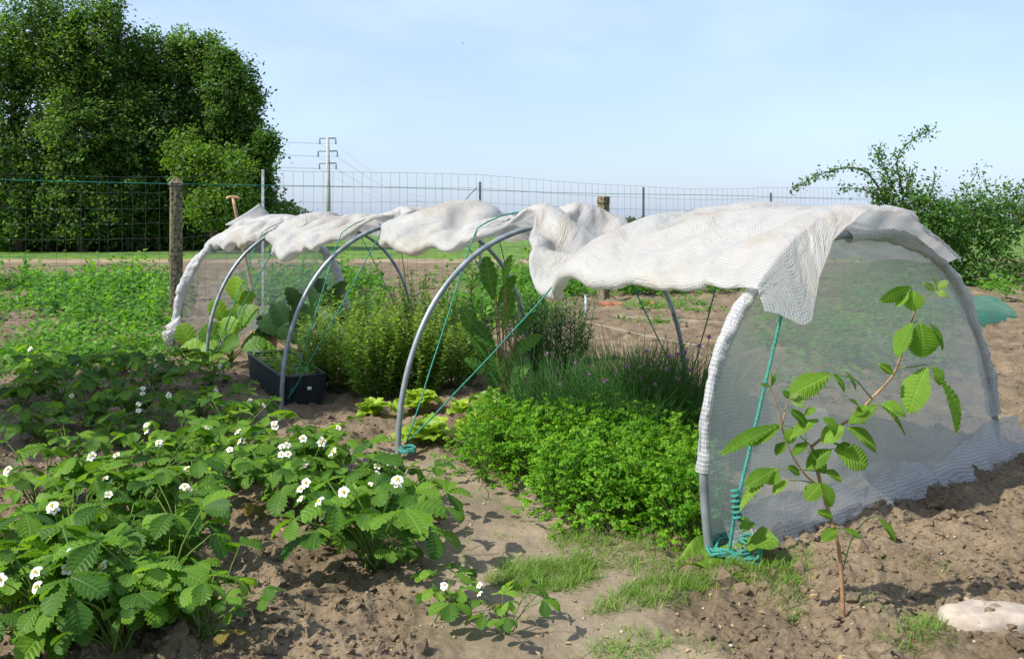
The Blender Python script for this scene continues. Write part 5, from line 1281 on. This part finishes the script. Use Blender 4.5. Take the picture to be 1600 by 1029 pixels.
# dark undergrowth along the wood's edge
mb = MB(); n = 45000; x = rng.uniform(-34, -11.2, n); y = 40.5 + rng.random(n) * 6
z = (rng.random(n) ** 1.3) * (4.6 + 1.6 * fbm(x * .5, y * .3, 2, 8)); x = np.where((x > -12.4) & (z > 2.2), x - 2, x)
scatter(mb, diamond, np.stack([x, y, z], -1), frames(unit(n), unit(n) + [0, 0, .5]), .26 * rng.uniform(.7, 1.3, n))
tag(ob('undergrowth', mb.mesh('undergrowth', M['poplar'])), 'dark undergrowth filling the foot of the wood', 'undergrowth', kind='stuff')
for i, (px, d) in enumerate([(60, 39.5), (112, 39.6), (160, 40.2), (188, 39.8), (238, 40), (60 - 50, 39.6)]):
    b = MB(); p = gb(px, d); limb(b, p + [0, .8, 0], p + [rng.normal() * .3, .9, 4.5], .10, .05, .03, 8, 8)
    tag(ob('tree_trunk', b.mesh('tree_trunk', M['bark'])), ['slim dark trunk at the wood edge, second from the left edge', 'slim dark trunk at the wood edge, third from the left edge', 'slim dark trunk at the wood edge, fourth from the left edge', 'slim dark trunk at the wood edge, fifth from the left edge', 'slim dark trunk at the wood edge, just left of the old post', 'slim dark trunk at the wood edge, leftmost'][i], 'tree trunk', 'slim trunks at the wood edge')

# small tree at the right with arching branches
def right_extra(tb, lm, base):
    D = 17.0
    def br(pts, r0, dens, sp, sz):
        L = smoothline([P(x, y, D + dz) - base for x, y, dz in pts], 30); add_tube(tb, L, np.linspace(r0, .005, 30), 5)
        k = int(dens); i = rng.integers(4, 30, k); p = L[i] + rng.normal(size=(k, 3)) * sp
        scatter(lm, ovalleaf, p, frames(unit(k) + [0, 0, .1], unit(k) * .7 + [0, 0, .9]), sz * rng.uniform(.6, 1.2, k))
    br([(1420, 400, 0), (1392, 330, 0), (1360, 275, -.1), (1328, 262, -.2), (1290, 270, -.3), (1262, 282, -.3), (1238, 297, -.35)], .028, 460, .055, .075)
    br([(1420, 380, 0), (1385, 320, 0), (1350, 297, -.1), (1312, 294, -.2)], .02, 260, .06, .075)
    br([(1420, 360, 0), (1408, 290, 0), (1402, 250, 0), (1418, 225, 0), (1440, 210, 0), (1455, 203, 0)], .022, 330, .075, .075)
    br([(1400, 300, 0), (1380, 260, 0), (1368, 232, 0)], .016, 330, .09, .075)
    br([(1450, 330, 0), (1458, 290, 0), (1463, 272, 0)], .012, 90, .07, .075)
    br([(1500, 340, 0), (1510, 300, 0), (1530, 262, 0)], .014, 200, .1, .075)
tree('plum_tree', 'small leafy tree with long arching branches behind the right tunnel end', gb(1425, 17), [lob(1405, 300, 17, 34, 36), lob(1440, 330, 17, 50, 32), lob(1425, 370, 17, 60, 40), lob(1480, 350, 17, 45, 36), lob(1455, 420, 17.2, 64, 44), lob(1530, 350, 17.5, 50, 44), lob(1570, 330, 17.6, 50, 50), lob(1400, 420, 16.8, 30, 40), lob(1545, 430, 17.2, 60, 44)],
     17000, .082, M['plum'], trunk_r=.06, clump=.24, tmpl=ovalleaf, perclump=36, extra=right_extra)
# fruit tree out of the picture to the left; its shade lies on the beds
tree('plum_tree', 'leafy fruit tree beyond the left edge, shading the strawberry beds', (-5.9, 4.4, 0), [(-5.0, 4.4, 3.3, .7, .6, .5), (-5.6, 4.9, 3.5, .8, .7, .6), (-6.3, 4.3, 3.6, .9, .8, .7), (-4.5, 4.75, 3.2, .5, .45, .4), (-4.1, 4.85, 3.1, .35, .35, .3), (-5.5, 3.9, 3.3, .6, .45, .4), (-4.9, 3.75, 3.2, .5, .4, .35), (-3.9, 4.5, 3.1, .35, .3, .3)], 34000, .09, M['plum'], trunk_r=.09, clump=.3, tmpl=ovalleaf, perclump=36)

# far trees on the horizon
for px, w, h, d, lb in [(470, 20, 17, 190, 'small distant tree left of the pylon, on the horizon'), (458, 6, 18, 195, 'thin pointed distant tree left of the pylon'), (497, 16, 8, 220, 'low distant trees at the foot of the pylon'), (1077, 9, 9, 200, 'tiny distant tree above the cover at the right'), (812, 14, 10, 210, 'tiny distant tree peeping over the middle of the cover')]:
    tree('distant_tree', lb, gb(px, d), [lob(px, HOR - h * .62, d, w * .6, h * .5), lob(px - w * .35, HOR - h * .3, d, w * .5, h * .5), lob(px + w * .4, HOR - h * .35, d, w * .5, h * .4)], 700, .62, M['distant'], grp='distant trees on the horizon', trunk_r=.2, clump=.9, perclump=18)
tree_line = MB(); n = 9000; x = rng.uniform(-420, 420, n); y = 520 + rng.random(n) * 40
z = (rng.random(n)) * (2.4 + 2.2 * fbm(x * .02, x * 0, 3, 14)); scatter(tree_line, diamond, np.stack([x, y, z], -1), frames(unit(n), unit(n) + [0, 0, .5]), 3.0 * rng.uniform(.6, 1.3, n))
tag(ob('tree_line', tree_line.mesh('tree_line', M['distant'])), 'hazy line of woods along the far horizon', 'woods', kind='stuff')

# ------------------------------------------------------------------ pylon and power lines
PD = 190.0; pg = gb(513, PD); py = thing('pylon', 'concrete power pylon with three crossarms on the horizon', 'pylon', pg)
def pp(px, y): return P(px, y, PD) - pg
b = MB(); add_tube(b, [(0, 0, 0), (.02, 0, 8), pp(512, 215)], [.55, .46, .34], 10); ob('mast', b.mesh('mast', M['pole']), py)
ends = []
for y, hw in ((216, 12.5), (236, 15), (255, 13)):
    b = MB(); v = []
    l, r_ = pp(512 - hw, y), pp(512 + hw, y)
    add_tube(b, [l, r_], .17, 6); arm = ob('crossarm', b.mesh('crossarm', M['insul']), py)
    for e in (l, r_):
        b = MB(); add_tube(b, [e, e - [0, 0, .9]], .16, 6); add_tube(b, [e - [0, 0, .75], e - [0, 0, 1.25]], [.24, .18], 6); ob('insulator', b.mesh('insulator', M['insul']), arm); ends.append(e - [0, 0, 1.2] + pg)
nxt = np.array([-57.0, 700, 22.0]); prv = np.array([-200.0, 120, 16.0])
for i, e in enumerate(ends):
    dv = e - (pg + [0, 0, 12])
    for j, (q, sag) in enumerate(((nxt + dv * [1, 1, 1.0], 9.0), (prv + dv, 1.2))):
        t = np.linspace(0, 1, 40)[:, None]; L = e * (1 - t) + q * t - np.array([0, 0, 1.0]) * sag * 4 * t * (1 - t)
        b = MB(); add_tube(b, L, .02, 4)
        tag(ob('power_line', b.mesh('power_line', M['insul'])), ['%s power line on the %s arm of the pylon, running to the %s' % (('left' if i % 2 == 0 else 'right'), ('top', 'middle', 'bottom')[i // 2], ('right', 'left')[j])][0], 'power line', 'power lines on the pylon')

# ------------------------------------------------------------------ birds
def bird(px, py_, d, span, lb, up):
    c = P(px, py_, d); r_ = thing('bird', lb, 'bird', c, rz=.6)
    b = MB(); add_tube(b, [(-span * .28, 0, 0), (-span * .15, 0, .0), (0, 0, .01 * span), (span * .12, 0, .02 * span), (span * .2, 0, .02 * span)], np.array([.015, .05, .085, .06, .02]) * span, 8); ob('body', b.mesh('body', M['feather']), r_)
    for s in (-1, 1):
        v = np.array([(.1, 0, .02), (-.1, 0, .02), (.06, .28 * s, .12 * up), (-.1, .27 * s, .1 * up), (-.06, .5 * s, .08 * up)]) * span
        o_ = ob('wing', mesh('wing', v, [(0, 1, 3), (0, 3, 2), (2, 3, 4)], M['feather']), r_); o_.modifiers.new('s', 'SOLIDIFY').thickness = .02 * span
bird(1407, 212, 16.9, .14, 'small dark bird by the topmost twig of the right tree', 1.5)
bird(723, 68, 40, .2, 'tiny dark bird high in the open sky', .8)
